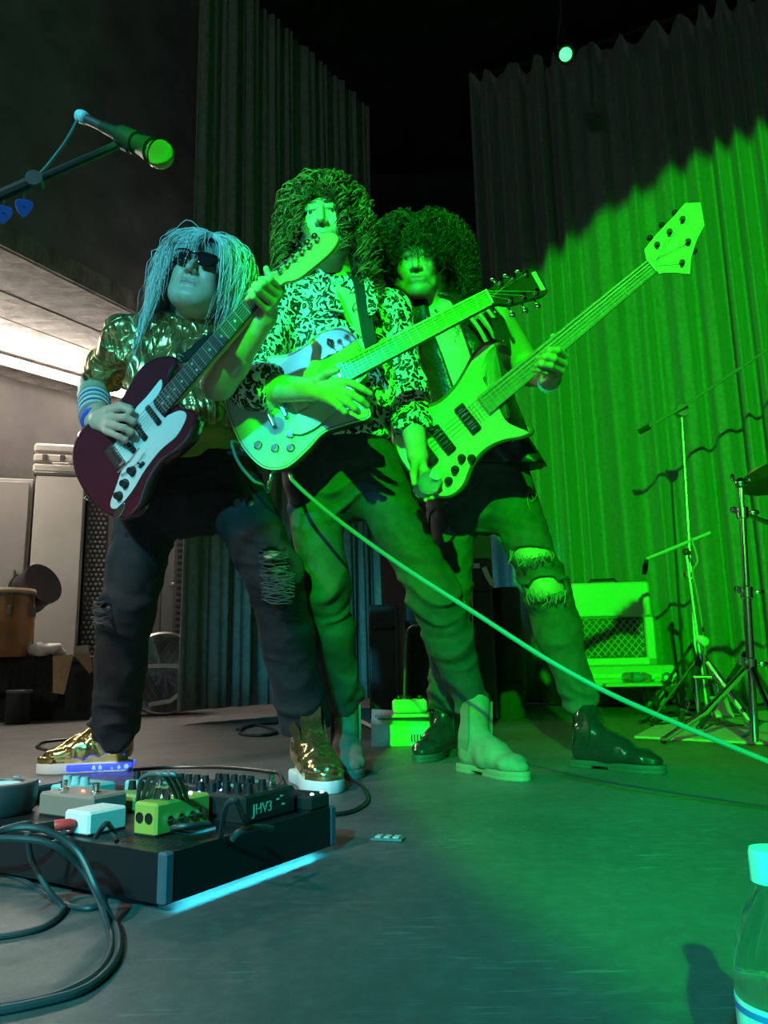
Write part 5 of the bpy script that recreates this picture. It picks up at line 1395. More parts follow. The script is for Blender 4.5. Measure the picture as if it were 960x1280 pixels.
# ---- cream single-cut guitar
lp_ = [(0, 0), (.008, .09), (.045, .148), (.10, .165), (.17, .148), (.225, .126), (.28, .128), (.335, .140), (.385, .125), (.412, .085), (.415, .035), (.405, .026),
       (.400, -.026), (.375, -.040), (.345, -.056), (.335, -.082), (.352, -.112), (.362, -.130), (.348, -.146), (.29, -.134), (.225, -.126), (.16, -.150), (.09, -.166), (.035, -.138), (.006, -.07)]
MMg = frame_from(W(293, 537, 2.12), W(611, 374, 1.98), .78, math.radians(24))
M_cream = mat('cream_gloss_lacquer', (.62, .62, .56), .12, coat=1.0)
M_mahog = mat('mahogany_side', (.16, .06, .035), .35, coat=.4, var=.2)
M_ivory = mat('ivory_binding', (.78, .74, .60), .4)
gh = [(0, .022), (.02, .026), (.045, .040), (.15, .044), (.168, .036), (.172, .0), (.168, -.036), (.15, -.044), (.045, -.040), (.02, -.026), (0, -.022)]
gM, MHM = guitar('electric_guitar', 'cream single cutaway electric guitar with bound dark headstock', MMg, lp_, .046, M_mahog, M_mahog,
             (.332, .78, .056, .043, .014), gh, (math.radians(20), False), M_mahog, mat('worn_brown_fretboard', (.17, .12, .08), .35, var=.2, vscale=30), mat('dark_headstock_veneer', (.05, .03, .02), .3),
             [(.05 + .04 * i, .030, 1) for i in range(3)] + [(.05 + .04 * i, -.030, -1) for i in range(3)], 22, 6, .150, M_chrome, binding=M_ivory, inlays=False, face_mat=M_cream, belly=.003)
fbm = [(.332, .0295), (.78, .0225), (.78, .0205), (.332, .0265)]
for s in (1, -1): MB(MMg).prism([(x, y * s) for x, y in fbm], .008, .0145).build('fretboard_binding', M_ivory, gM)
for x, w in ((.305, .044), (.20, .040)):
    p = MB(MMg).box((x, 0, .006), (w, .088, .014), bev=.003).build('pickup', mat('cream_plastic', (.74, .70, .56), .4), gM)
    t2 = MB(MMg)
    for i in range(6): t2.lathe([(0, 0), (.003, 0), (.003, .0015), (0, .0015)], (x, -.026 + .0104 * i, .013), n=8)
    t2.build('pole_pieces', M_chrome, p)
pgm = [(.325, -.046), (.30, -.046), (.19, -.048), (.155, -.060), (.145, -.085), (.165, -.105), (.21, -.108), (.26, -.096), (.31, -.085)]
MB(MMg).prism(catmull([np.array([x, y, 0]) for x, y in pgm], 4, True)[:, :2], .010, .0125, .0006).build('pickguard', mat('pale_pickguard', (.66, .66, .50), .35), gM)
br = MB(MMg).box((.150, 0, .010), (.014, .085, .014), bev=.003).build('bridge', M_chrome, gM)
MB(MMg).cyl((.108, -.05, .012), (.108, .05, .012), .006).build('tailpiece', M_chrome, gM)
for x, y in ((.085, -.105), (.125, -.125), (.045, -.075), (.14, -.09)): knob(MMg, x, y, .0015, gM, .0115, .013, M_chrome)
t = MB(MMg).lathe([(0, 0), (.012, 0), (.011, .003), (.004, .004), (.003, .02), (.0045, .024), (0, .025)], (.345, .098, .0015), n=14); t.build('selector_switch', M_chrome, gM)
MB(MHM).box((.155, 0, .0015), (.012, .060, .003)).build('headstock_inlay', M_ivory, gM)
MB(MMg).lathe([(.004, 0), (.004, .008), (.008, .012), (.008, .016), (0, .016)], (.006, -.05, -.023), (-1, -.3, 0), 10).build('strap_button', M_chrome, gM)
jp = tp(MMg, .048, -.150, -.022); jd = unit(MMg[:3, :3] @ np.array([-.75, -1, 0]))
MB().lathe([(.010, -.004), (.013, -.002), (.013, .002), (.006, .004)], jp, jd, 14).build('jack_socket', M_chrome, gM)

def PXW(P):
    q = CAMN.T @ (np.asarray(P) - CP); return 480 - FPX * q[0] / q[2], 640 + FPX * q[1] / q[2]
# ---- natural bass
bass_o = [(0, -.02), (.008, .065), (.045, .125), (.105, .148), (.17, .130), (.225, .108), (.29, .110), (.35, .128), (.41, .150), (.455, .150), (.485, .130), (.482, .112), (.45, .108), (.415, .092), (.395, .062), (.39, .034),
          (.385, -.034), (.375, -.055), (.372, -.085), (.39, -.118), (.405, -.146), (.395, -.164), (.36, -.156), (.31, -.130), (.25, -.118), (.19, -.130), (.12, -.165), (.055, -.160), (.012, -.11)]
MBg = frame_from(W(507, 588, 2.36), W(815, 333, 1.92), .95, math.radians(6))
M_ash = mat('pale_ash_wood', (.70, .58, .36), .3, var=.12, vscale=16, coat=.5)
M_walnut = mat('walnut_body_core', (.20, .11, .06), .4, var=.2)
bh = [(0, .026), (.012, .050), (.06, .062), (.125, .070), (.165, .078), (.196, .052), (.168, -.004), (.13, -.022), (.09, -.052), (.062, -.085), (.035, -.056), (.012, -.036), (0, -.030)]
gB, MHB = guitar('bass_guitar', 'long-necked natural wood bass guitar with two black pickups', MBg, bass_o, .042, M_walnut, M_walnut,
             (.335, .95, .066, .044, .014), bh, (math.radians(6), False), M_maple, mat('teak_fretboard', (.30, .24, .15), .45, var=.2, vscale=25), M_ash,
             [(.045, .038, 1), (.090, .044, 1), (.135, .048, 1), (.065, -.045, -1), (.110, -.010, -1)], 24, 5, .085, mat('black_tuner_metal', (.03, .03, .03), .3, metal=.6), inlays=False, face_mat=M_ash, belly=.010)
for x in (.270, .165):
    p = MB(MBg).box((x, 0, .006), (.036, .100, .014), bev=.003).build('pickup', M_blackp, gB)
    t2 = MB(MBg)
    for i in range(5): t2.box((x, -.034 + .017 * i, .0135), (.020, .004, .0015))
    t2.build('pole_pieces', M_chrome, p)
MB(MBg).box((.085, 0, .010), (.06, .085, .016), bev=.003).build('bridge', M_blackp, gB)
for x, y in ((.175, -.085), (.135, -.10), (.20, -.105), (.095, -.115)): knob(MBg, x, y, .0015, gB, .0125, .016)
MB(MBg).lathe([(.004, 0), (.004, .008), (.008, .012), (.008, .016), (0, .016)], (.485, .12, -.02), (1, .3, 0), 10).build('strap_button', M_chrome, gB)
MB().ribbon(catmull([tp(MBg, .487, .125, -.02), W(630, 440, 2.40), W(622, 400, 2.48), W(600, 385, 2.60)], 6), np.array([.1, -1, .3]), .05, .004).build('strap', M_strap, gB)
MB().tube(catmull([tp(MBg, .04, -.165, -.02), W(540, 640, 2.32), W(537, 655, 2.36), W(541, 690, 2.45)]), .004, 8).build('jack_lead', M_blackp, gB)

# ------------------------------------------------------------------ bottles
M_pet = mat('clear_pet_plastic', (.90, .97, .97), .05, trans=1.0, ior=1.25)
M_label = mat('blue_white_label', (.30, .62, .80), .4)
M_water = mat('water', (.85, .97, .95), .02, trans=1.0, ior=1.33)
def bottle(base, axis, label, scale=1.0, fill=.55, stripe=True, cap=(.45, .80, .85), lab=('pale_cyan_label', (.55, .80, .85))):
    t = thing('water_bottle', base, label, 'bottle'); k = scale; a = unit(axis)
    prof = [(0, .006), (.018, 0), (.029, .004), (.0325, .016), (.0325, .03), (.0305, .034), (.0325, .038), (.0325, .052), (.031, .056), (.0325, .060), (.0325, .118), (.0322, .126), (.029, .146), (.022, .164), (.0145, .178), (.0125, .184), (.0125, .196), (0, .196)]
    MB().lathe([(r * k, h * k) for r, h in prof], base, a, 36).build('shell', M_pet, t, smooth=60)
    if fill: MB().lathe([(0, .008 * k), (.028 * k, .008 * k), (.0312 * k, .018 * k), (.0300 * k, .034 * k), (.0312 * k, .04 * k), (.0312 * k, .196 * fill * k), (0, .196 * fill * k)], base, a, 32).build('water', M_water, t)
    lb = MB().lathe([(.0318 * k, .062 * k), (.0331 * k, .062 * k), (.0331 * k, .112 * k), (.0318 * k, .112 * k)], base, a, 36).build('paper_label', mat(lab[0], lab[1], .4), t)
    for h, c in ((.066, 'b'), (.107, 'b')): MB().lathe([(.0325 * k, (h - .002) * k), (.0335 * k, (h - .002) * k), (.0335 * k, (h + .002) * k), (.0325 * k, (h + .002) * k)], base, a, 36).build('label_stripe', mat('blue_print', (.03, .16, .62), .4), lb)
    MB().lathe([(.0135 * k, .184 * k), (.0155 * k, .184 * k), (.0155 * k, .202 * k), (.0145 * k, .205 * k), (0, .205 * k)], base, a, 28).build('cap', mat('pale_teal_cap', cap, .4), t)
    return t
bb = np.array([.262, .565, 0]); bottle(bb, (0, 0, 1), 'clear water bottle with pale label standing on the stage floor', 1.0, .60)
b0, b1 = W(529, 612, 2.18), W(543, 596, 2.04)
bottle(b0 - unit(b1 - b0) * .04, b1 - b0, 'clear water bottle held in the hand of the leopard shirt wearer', 1.0, .5)

# ------------------------------------------------------------------ microphone on boom, left
mc = thing('microphone', W(200, 193, 1.25), 'black handheld vocal microphone with metal grille in the boom clip', 'microphone')
m0, m1 = W(148, 168, 1.275), W(196, 191, 1.25); md_ = unit(m1 - m0)
MB().lathe([(0, -.015), (.010, -.015), (.0105, 0), (.017, .085), (.022, .118), (.024, .122), (.0, .122)], m0 - md_ * .03, md_, 24).build('handle', mat('mic_body_grey', (.03, .032, .034), .45), mc)
gr_ = m0 + md_ * .112
MB().ball(gr_, .0255, 20).build('grille', mat('gold_green_mesh', (.50, .42, .14), .5, metal=.7, bump=.8, bscale=900), mc, smooth=180)
MB().lathe([(.020, -.003), (.0262, -.002), (.0262, .003), (.020, .004)], gr_ - md_ * .004, md_, 24).build('band', M_chrome, mc)
mp0 = m0 - md_ * .045
MB().lathe([(.006, -.05), (.009, -.05), (.009, 0), (.006, 0)], mp0, md_, 14).build('plug', M_steel, mc)
MB().lathe([(0, 0), (.011, .002), (.013, .010), (.012, .022), (.008, .026), (0, .026)], mp0 - md_ * .07, md_, 14).build('tape_wrap', mat('pale_cyan_tape', (.60, .80, .82), .5), mc)
bm0, bm1 = W(150, 180, 1.28), W(-60, 272, 1.22)
bd_ = unit(bm1 - bm0); bend = bm0 + bd_ * .62
cbl = catmull([mp0 - md_ * .065, W(80, 180, 1.27), W(45, 222, 1.26), bm0 + bd_ * .22], 8)
MB().tube(cbl, .0028, 8).build('cable', mat('teal_rubber_cable', (.10, .22, .24), .5), mc)
ms = thing('microphone_stand', (bend[0], bend[1], 0), 'black boom microphone stand with blue clips reaching in over the pedalboard', 'stand')
M_std = mat('black_powder_coat', (.025, .026, .028), .5)
MB().tube([bm0, bm0 + bd_ * .17, bm0 + bd_ * .171, bm0 + bd_ * .80], [.008, .008, .012, .012], 10).build('boom', M_std, ms)
pv = bm0 + bd_ * .62
MB().lathe([(.02, -.02), (.024, -.015), (.024, .015), (.02, .02)], pv, np.cross(bd_, [0, 0, 1]), 14).build('clutch', M_std, ms)
MB().cyl(pv, (pv[0], pv[1], .08), .012, n=12).build('pole', M_std, ms)
for i in range(3):
    a = i * 2.094 + .4; MB().tube([(pv[0], pv[1], .12), (pv[0] + .12 * math.cos(a), pv[1] + .12 * math.sin(a), .07), (pv[0] + .30 * math.cos(a), pv[1] + .30 * math.sin(a), .012)], .009, 8).build('leg', M_std, ms)
cl_ = MB().lathe([(.014, -.02), (.0195, -.022), (.0215, .02), (.016, .022)], m0 + md_ * .03, md_, 14); cl_.tube([m0 + md_ * .03 - np.array([0, 0, .018]), bm0], .009, 8); cl_.build('clip', M_std, ms)
MB().lathe([(0, -.012), (.015, -.012), (.015, .012), (0, .012)], bm0 + bd_ * .172, np.cross(bd_, [0, 0, 1]), 10).build('boom_knob', M_std, ms)
M_blue = mat('blue_plastic', (.06, .16, .75), .4, emit=None)
for px, py in ((30, 260), (4, 268)):
    c = W(px, py, 1.23); n_ = unit(CP - c); Mx = np.eye(4); Mx[:3, 0] = unit(np.cross([0, 0, 1], n_)); Mx[:3, 2] = n_; Mx[:3, 1] = np.cross(n_, Mx[:3, 0]); Mx[:3, 3] = c
    pk = catmull([np.array(q) for q in ((-.012, .012, 0), (.012, .014, 0), (.013, 0, 0), (0, -.016, 0), (-.013, -.002, 0))], 4, True)[:, :2]
    MB(Mx).prism(pk, -.002, .002, .0008).build('blue_clip', M_blue, ms)
    MB().tube([c, c + np.array([0, .003, .028])], .004, 6).build('clip_arm', M_std, ms)

# ================================================================== PEDALBOARD
bz0, bz1 = .012, .080
q0 = WZ(205, 1133, bz0); q1 = WZ(420, 1056, bz0); vv_ = unit(np.array([*(q1 - q0)[:2], 0])); uu_ = np.array([-vv_[1], vv_[0], 0])   # uu_: to the left
blen, bdep = .80, np.linalg.norm(q1 - q0)
cor = np.array([q0[0], q0[1], 0])
def bp_(u, v, z): return cor + uu_ * u + vv_ * v + np.array([0, 0, z])
pb = thing('pedalboard', bp_(blen / 2, bdep / 2, 0), 'black metal pedalboard frame lying on the stage floor', 'pedalboard')
M_alu = mat('black_anodised_aluminium', (.022, .024, .027), .38, metal=.5)
bax = (uu_, vv_, zax)
MB().box(bp_(blen / 2, .008, (bz0 + bz1) / 2), (blen - .03, .014, bz1 - bz0), ax=bax, bev=.001).build('front_rail', M_alu, pb)
MB().box(bp_(blen / 2, bdep - .008, (bz0 + bz1) / 2), (blen - .03, .014, bz1 - bz0), ax=bax, bev=.001).build('rear_rail', M_alu, pb)
MB().box(bp_(.008, bdep / 2, (bz0 + bz1) / 2), (.014, bdep - .03, bz1 - bz0), ax=bax, bev=.001).build('side_rail', M_alu, pb)
MB().box(bp_(blen - .008, bdep / 2, (bz0 + bz1) / 2), (.014, bdep - .03, bz1 - bz0), ax=bax, bev=.001).build('side_rail', M_alu, pb)
for u in (.008, blen - .008):
    for v in (.008, bdep - .008): MB().box(bp_(u, v, (bz0 + bz1) / 2), (.018, .018, bz1 - bz0 + .001), ax=bax, bev=.003).build('corner_post', mat('blue_grey_corner', (.10, .15, .20), .4, metal=.4), pb)
MB().box(bp_(blen / 2, bdep / 2, bz1 - .004), (blen - .028, bdep - .028, .006), ax=bax).build('deck', M_alu, pb)
mb = MB()
for i in range(22):
    for j in range(4): mb.lathe([(.0035, 0), (.0035, .0006), (0, .0006)], bp_(.03 + .0115 * i + (.006 if j % 2 else 0), .028 + .0125 * j, bz1 - .0012), n=6)
mb.build('deck_perforations', M_black, pb, smooth=0)['kind'] = 'stuff'
for u in (.05, blen - .05):
    for v in (.05, bdep - .05): MB().lathe([(0, 0), (.014, 0), (.016, .014), (0, .014)], bp_(u, v, 0), n=14).build('rubber_foot', M_blackp, pb)
M_underglow = mat('cyan_glow_strip', (.2, .8, .9), .4, emit=(.06, .75, 1.0), estr=45)
MB().box(bp_(.030, bdep / 2 + .01, bz0 + .010), (.006, bdep - .08, .004), ax=bax).build('added_glow_strip', M_underglow, pb)  # hidden glowing strip, added to throw the cyan band on the floor

def pd(px, py, z=bz1):
    p = WZ(px, py, z); d = p - cor; return float(d @ uu_), float(d @ vv_)
def pedal(u, v, w, l, h, color, label, knobs=(), switches=(), leds=(), jacks=0, rough=.4, metal=0., slope=.0, yaw=0.0, name='effects_pedal', group='effects pedals on the board', kcol=None):
    """u,v: near-right corner on the board; w along the board, l along its depth"""
    c, s = math.cos(yaw), math.sin(yaw); U = uu_ * c + vv_ * s; Vv = vv_ * c - uu_ * s; b0_ = bp_(u, v, bz1 - .0005)
    t = thing(name, b0_ + U * w / 2 + Vv * l / 2, label, 'pedal', group)
    m = mat('pedal_enamel_%02d_%02d_%02d' % tuple(int(q * 99) for q in color), color, rough, metal)
    Q = lambda a, b, z: b0_ + U * a + Vv * b + np.array([0, 0, z])
    MB().box(Q(w / 2, l / 2, h / 2), (w, l, h), ax=(U, Vv, zax), bev=.004).build('housing', m, t)
    MB().box(Q(w / 2, l / 2, .002), (w - .004, l - .004, .006), ax=(U, Vv, zax)).build('base_plate', M_blackp, t)
    for (a, b, r) in knobs: MB().lathe([(0, 0), (r, 0), (r * .95, .004), (r * .8, .016), (0, .016)], Q(a * w, b * l, h), n=14).build('knob', kcol or M_blackp, t)
    for (a, b) in switches: MB().lathe([(.009, 0), (.009, .004), (.0055, .005), (.0055, .012), (.0065, .013), (.0065, .018), (0, .0185)], Q(a * w, b * l, h), n=14).build('footswitch', M_chrome, t)
    for (a, b, cl) in leds:
        mm = mat('led_%s' % cl, (.2, .2, .2), .3, emit={'blue': (.1, .25, 1), 'cyan': (.3, .9, 1), 'red': (1, .06, .03), 'white': (.8, .95, 1), 'green': (.1, 1, .2)}[cl], estr=9)
        MB().ball(Q(a * w, b * l, h), .0035, 8).build('led', mm, t)
    for i in range(jacks):
        for sd in (-1, 1): MB().lathe([(.009, 0), (.009, .004), (.005, .006), (0, .006)], Q(0 if sd < 0 else w, l * (.35 + .3 * i), h * .5), U * sd, 12).build('jack_socket', M_chrome, t)
    return t, Q
# green pedal with two round sockets on its near face
u, v = pd(193, 1047); gp, Q = pedal(u - .002, v, .052, .118, .050, (.36, .42, .07), 'tall olive green pedal with two round sockets on its end', knobs=((.3, .3, .007), (.7, .3, .007), (.3, .62, .007), (.7, .62, .007)), leds=((.5, .82, 'white'), (.25, .45, 'green'), (.75, .5, 'white')), kcol=M_chrome)
for a in (.30, .70): MB().lathe([(.0082, -.001), (.0082, .0015), (.0070, .0015), (.0070, .0005), (0, .0005)], Q(a * .052, 0, .027), -vv_, 18).build('round_socket', M_blackp, gp)
for i, b in enumerate((.22, .42, .62, .8)): MB().lathe([(.007, 0), (.007, .005), (.004, .006), (0, .006)], Q(0, b * .118, .022), -uu_, 12).build('side_jack', M_chrome, gp)
# white pedal
u, v = pd(110, 1046); wp, Q = pedal(u, v, .062, .075, .036, (.72, .74, .72), 'small white pedal with a red plug in its end', switches=(), leds=())
rp0 = Q(.030, -.002, .018); rpd = unit(-vv_ + uu_ * .5)
MB().lathe([(.006, 0), (.007, .004), (.0085, .008), (.0085, .03), (.006, .034)], rp0, rpd, 14).build('red_plug', mat('red_plastic', (.70, .05, .05), .4), wp)
MB().lathe([(.0075, .032), (.0085, .034), (.007, .062), (.0045, .066)], rp0, rpd, 14).build('plug_barrel', M_blackp, wp)
# flat dark pedal with brown top
fp, Q = pedal(.295, .105, .15, .075, .040, (.24, .18, .15), 'wide brown-topped flat pedal with two chrome footswitches', switches=((.2, .4), (.8, .4)), leds=((.5, .5, 'red'),))
# more pedals toward the back and right
def place(px, py, *a, **k):
    return pedal(px, py, *a, **k)
place(.195, .165, .060, .10, .030, (.03, .07, .09), 'small dark navy pedal with a row of knobs', knobs=((.2, .3, .008), (.5, .3, .008), (.8, .3, .008), (.35, .65, .007), (.7, .65, .007)))
place(.125, .205, .065, .10, .040, (.025, .03, .035), 'black pedal with tall knobs behind the olive green one', knobs=((.25, .3, .009), (.7, .3, .009), (.5, .6, .008)), leds=((.5, .15, 'blue'), (.2, .5, 'blue')))
place(.135, .325, .105, .075, .038, (.10, .34, .36), 'teal pedal with five black knobs in a row', knobs=((.12, .25, .008), (.32, .25, .008), (.52, .25, .008), (.72, .25, .008), (.9, .25, .008)))
jp_, Q = place(.030, .195, .085, .135, .046, (.018, .02, .02), 'black pedal with green lettering on its side', knobs=((.2, .22, .008), (.5, .22, .008), (.8, .22, .008), (.3, .55, .008), (.7, .55, .008)), switches=((.5, .88),))
tcu = bpy.data.curves.new('lettering', 'FONT'); tcu.body = 'JHV3'; tcu.size = .024; tcu.extrude = .0004; tcu.align_x = 'LEFT'
tx = bpy.data.objects.new('tmp_text', tcu); COL.objects.link(tx); dg = bpy.context.evaluated_depsgraph_get(); dg.update()
tme = bpy.data.meshes.new_from_object(tx.evaluated_get(dg)); bpy.data.objects.remove(tx)
n = len(tme.vertices); co = np.empty(n * 3, np.float32); tme.vertices.foreach_get('co', co); co = co.reshape(-1, 3)
org = Q(-.0012, .020, .014); co2 = org + co[:, :1] * vv_ + co[:, 1:2] * np.array([0, 0, 1.]) + co[:, 2:3] * (-uu_)
tme.vertices.foreach_set('co', co2.astype(np.float32).ravel()); tme.update(); tme.materials.clear()
link_mesh('side_lettering', tme, mat('pale_green_print', (.35, .60, .38), .5), jp_, None, 0)
for (a, b) in ((.085, .03), (.095, .034), (.10, .020)): MB().box(Q(-.001, a, b), (.001, .007, .003), ax=bax).build('print_mark', mat('pale_green_print', 0), jp_)
place(.006, .342, .10, .06, .026, (.02, .022, .022), 'low black box at the end of the board', leds=((.1, .3, 'cyan'), (.1, .8, 'cyan')), name='power_supply', group='effects pedals on the board')
place(.465, .205, .09, .09, .032, (.14, .46, .46), 'pale teal pedal with clear knobs behind the brown-topped one', knobs=((.2, .3, .010), (.5, .3, .010), (.8, .3, .010)), kcol=mat('clear_cyan_knob', (.45, .75, .80), .15, trans=.4))
place(.290, .200, .08, .11, .030, (.20, .33, .10), 'dark green pedal standing behind the navy one', knobs=((.2, .4, .008), (.55, .4, .008), (.85, .4, .008)), switches=((.5, .8),))
place(.255, .325, .09, .075, .032, (.022, .03, .035), 'black pedal with four knobs behind the teal one', knobs=((.15, .3, .008), (.4, .3, .008), (.65, .3, .008), (.9, .3, .008)), leds=((.5, .6, 'white'),))
place(.575, .165, .10, .09, .030, (.05, .06, .07), 'charcoal pedal beside the round dish', knobs=((.25, .3, .010), (.7, .3, .010)), kcol=mat('clear_cyan_knob', 0), leds=((.5, .7, 'blue'),))
place(.385, .330, .10, .07, .028, (.16, .50, .50), 'long pale teal pedal at the back edge of the board', knobs=((.15, .35, .008), (.4, .35, .008), (.65, .35, .008), (.88, .35, .008)), leds=((.5, .8, 'blue'),))
# round dish at the left end
dcn = bp_(.530, .078, bz1); dish = thing('round_dish', dcn, 'round black dish with pale cyan centre on the end of the pedalboard', 'dish')
MB().lathe([(0, 0), (.060, 0), (.066, .008), (.070, .040), (.070, .052), (.066, .055), (.046, .055), (.042, .048), (0, .048)], dcn, n=40).build('shell', mat('dark_dish_metal', (.06, .07, .075), .45, metal=.3), dish)
MB().lathe([(0, .0485), (.040, .0485), (.040, .0515), (0, .0515)], dcn, n=32).build('pad', mat('pale_cyan_pad', (.35, .72, .76), .5), dish)
# patch cables on the board
M_cab_t = mat('teal_black_cable', (.035, .05, .055), .45)
def cable(pts, r, label, m=M_cab_t, n=8, group=None, name='cable', floor=True):
    P = catmull(pts, n)
    if floor: P[:, 2] = np.maximum(P[:, 2], r)
    return single(name, MB().tube(P, r, 8), m, label, 'cable', group)
def bpz(px, py, z): return WZ(px, py, z)
cable([bpz(262, 1030, .10), bpz(235, 1032, .105), bpz(215, 1036, .10), bpz(240, 1042, .09), bpz(270, 1036, .095)], .004, 'short patch cable coiled against the olive green pedal')
cable([bpz(276, 1046, .085), bpz(282, 1010, .14), bpz(294, 1000, .155), bpz(302, 1015, .13), bpz(310, 1036, .09)], .004, 'short patch cable arched beside the teal pedal')
cable([bpz(290, 1050, .084), bpz(300, 1040, .095), bpz(322, 1034, .095), bpz(340, 1036, .086)], .005, 'short thick patch lead in front of the lettered pedal')
for i in range(3):
    cable([bpz(172 + 6 * i, 1000, .125), bpz(178 + 10 * i, 972, .17), bpz(205 + 8 * i, 970, .175), bpz(222 + 6 * i, 1000, .125)], .0035, ('thin patch cable looping over the olive green pedal', 'thin patch cable looping behind the first loop over the olive pedal', 'outermost thin patch cable looping over the olive pedal')[i], mat('grey_teal_cable', (.09, .13, .14), .4))
cable([bpz(120, 1046, .09), bpz(132, 1030, .12), bpz(140, 1036, .10), bpz(146, 1052, .085)], .004, 'short patch cable between white and olive green pedals')
cable([bpz(80, 1040, .10), bpz(74, 1050, .085), bpz(60, 1056, .082)], .004, 'short patch cable stub under the white pedal')
# big loops from the board to the floor in front
cable([rp0 + rpd * .06, bpz(30, 1030, .115), bpz(-20, 1045, .10), bpz(-80, 1070, .05), WZ(-90, 1120)], .0045, 'black cable running from the red plug off the board')
cable([bpz(-60, 1075, .11), bpz(0, 1040, .125), bpz(50, 1036, .125), bpz(95, 1062, .095), bpz(120, 1110, .05), WZ(143, 1160), WZ(146, 1200), WZ(110, 1240), WZ(40, 1262), WZ(-60, 1280)], .0048, 'long black cable looping off the pedalboard front across the floor')
cable([bpz(-60, 1055, .12), bpz(10, 1048, .12), bpz(70, 1058, .105), bpz(112, 1100, .055), WZ(137, 1170), WZ(128, 1214), WZ(70, 1250), WZ(-40, 1272)], .0045, 'second black cable running inside the long loop on the floor')
cable([bpz(34, 1042, .11), bpz(40, 1075, .07), bpz(60, 1112, .03), WZ(80, 1140), WZ(50, 1165), WZ(-30, 1180)], .0042, 'black cable hanging over the board front and curling left')
cable([WZ(-40, 1090), WZ(20, 1100), WZ(75, 1132), WZ(118, 1138), WZ(126, 1118), WZ(100, 1090)], .004, 'thin black cable curling along the foot of the pedalboard')
# floor cables
cable([WZ(46, 935), WZ(56, 929), WZ(92, 926), WZ(120, 930), WZ(110, 938), WZ(70, 941), WZ(46, 936)], .006, 'thin black cable loop on the floor behind the gold sneaker', M_blackp)
cable([WZ(166, 964), WZ(210, 961), WZ(270, 961), WZ(330, 966), WZ(352, 975), bpz(345, 985, .09)], .005, 'black lead running along behind the pedalboard', M_blackp)
cable([WZ(412, 1022), WZ(440, 1017), WZ(459, 1003), WZ(452, 984), WZ(432, 973)], .005, 'black cable curving from the board end past the white soled sneaker', M_blackp)
cable([WZ(296, 914), WZ(320, 908), WZ(345, 916), WZ(330, 921), WZ(300, 919), WZ(310, 909), WZ(350, 905)], .008, 'coiled black cable lying under the side curtain', M_blackp)
# long green lead
j2 = jp + jd * .012
gc = thing('guitar_lead', j2, 'long teal guitar lead stretched from the cream guitar down past the boots', 'cable')
MB().lathe([(.003, 0), (.0075, .006), (.0085, .02), (.0085, .052), (.005, .066)], jp, jd, 14).build('plug', M_chrome, gc)
st = jp + jd * .06
pts = [tp(MMg, .10, -.12, -.055), tp(MMg, .085, -.175, -.045), W(372, 607, 2.04), W(420, 648, 1.96), W(500, 706, 1.80), W(590, 764, 1.72), W(680, 822, 1.66), W(760, 866, 1.62), W(850, 906, 1.60), W(960, 952, 1.58), W(1080, 1000, 1.56)]
MB().tube(catmull(pts, 10), .0056, 10).build('lead', mat('teal_lead_rubber', (.07, .20, .18), .4), gc)
s2 = [tp(MMg, .004, -.055, -.03), W(290, 552, 2.08), W(298, 578, 2.07), W(316, 600, 2.06), W(328, 606, 2.06), st]
MB().tube(catmull(s2, 8), .0045, 8).build('loop_to_strap', mat('teal_lead_rubber', 0), gc)
# small packet on the floor
pk = WZ(485, 1050); tg_ = thing('string_packet', pk, 'small clear string packet lying on the stage floor', 'packet')
a_ = unit(WZ(508, 1050) - WZ(462, 1048)); n_ = np.array([-a_[1], a_[0], 0])
MB().box(pk + [0, 0, .003], (.062, .03, .005), ax=(a_, n_, zax), bev=.001).build('sleeve', mat('teal_film', (.10, .22, .20), .25), tg_)
for i in (-1, 0, 1): MB().box(pk + a_ * .018 * i + [0, 0, .0065], (.012, .022, .003), ax=(a_, n_, zax), bev=.0008).build('contents', mat('pale_contents', (.45, .62, .55), .3), tg_)

# ================================================================== AMPLIFIER & STAGE GEAR, RIGHT
aL, aR = W(714, 850, 5.25), W(823, 850, 5.2); aw = np.linalg.norm((aR - aL)[:2]); ax1 = unit(np.array([*(aR - aL)[:2], 0])); ay1 = np.array([-ax1[1], ax1[0], 0])
ac = np.array([*((aL + aR) / 2)[:2], 0]); z_t = W(770, 727, 5.2)[2]; z_b = W(770, 832, 5.2)[2]; z_m = W(770, 772, 5.2)[2]
amp = thing('guitar_amplifier', ac, 'pale guitar amplifier with diamond grille before the green curtain', 'amplifier')
M_tolex = mat('cream_tolex', (.62, .60, .52), .6, bump=.1, bscale=400)
A3 = (ax1, ay1, zax); ah = z_t - z_b; ctr = lambda a, b, z: ac + ax1 * a + ay1 * b + np.array([0, 0, z])
th_ = .035
MB().box(ctr(0, .17, (z_t + z_b) / 2), (aw, .30, ah), ax=A3, bev=.012).build('cabinet', M_tolex, amp)
MB().box(ctr(0, .005, (z_t + z_m) / 2), (aw - .03, .03, z_t - z_m - .02), ax=A3, bev=.006).build('head_panel', M_tolex, amp)
for s in (-1, 1): MB().box(ctr(s * (aw / 2 - .03), .0, (z_m + z_b) / 2), (.06, .05, z_m - z_b), ax=A3, bev=.008).build('side_frame', M_tolex, amp)
MB().box(ctr(0, 0, z_b + .025), (aw, .05, .05), ax=A3, bev=.008).build('bottom_frame', M_tolex, amp)
gw, gh_ = aw - .12, z_m - z_b - .05; gz = z_b + .05 + gh_ / 2
MB().box(ctr(0, .018, gz), (gw, .01, gh_), ax=A3).build('grille_cloth', mat('brown_grille_cloth', (.10, .09, .06), .9), amp)
mb = MB(); nn = 14
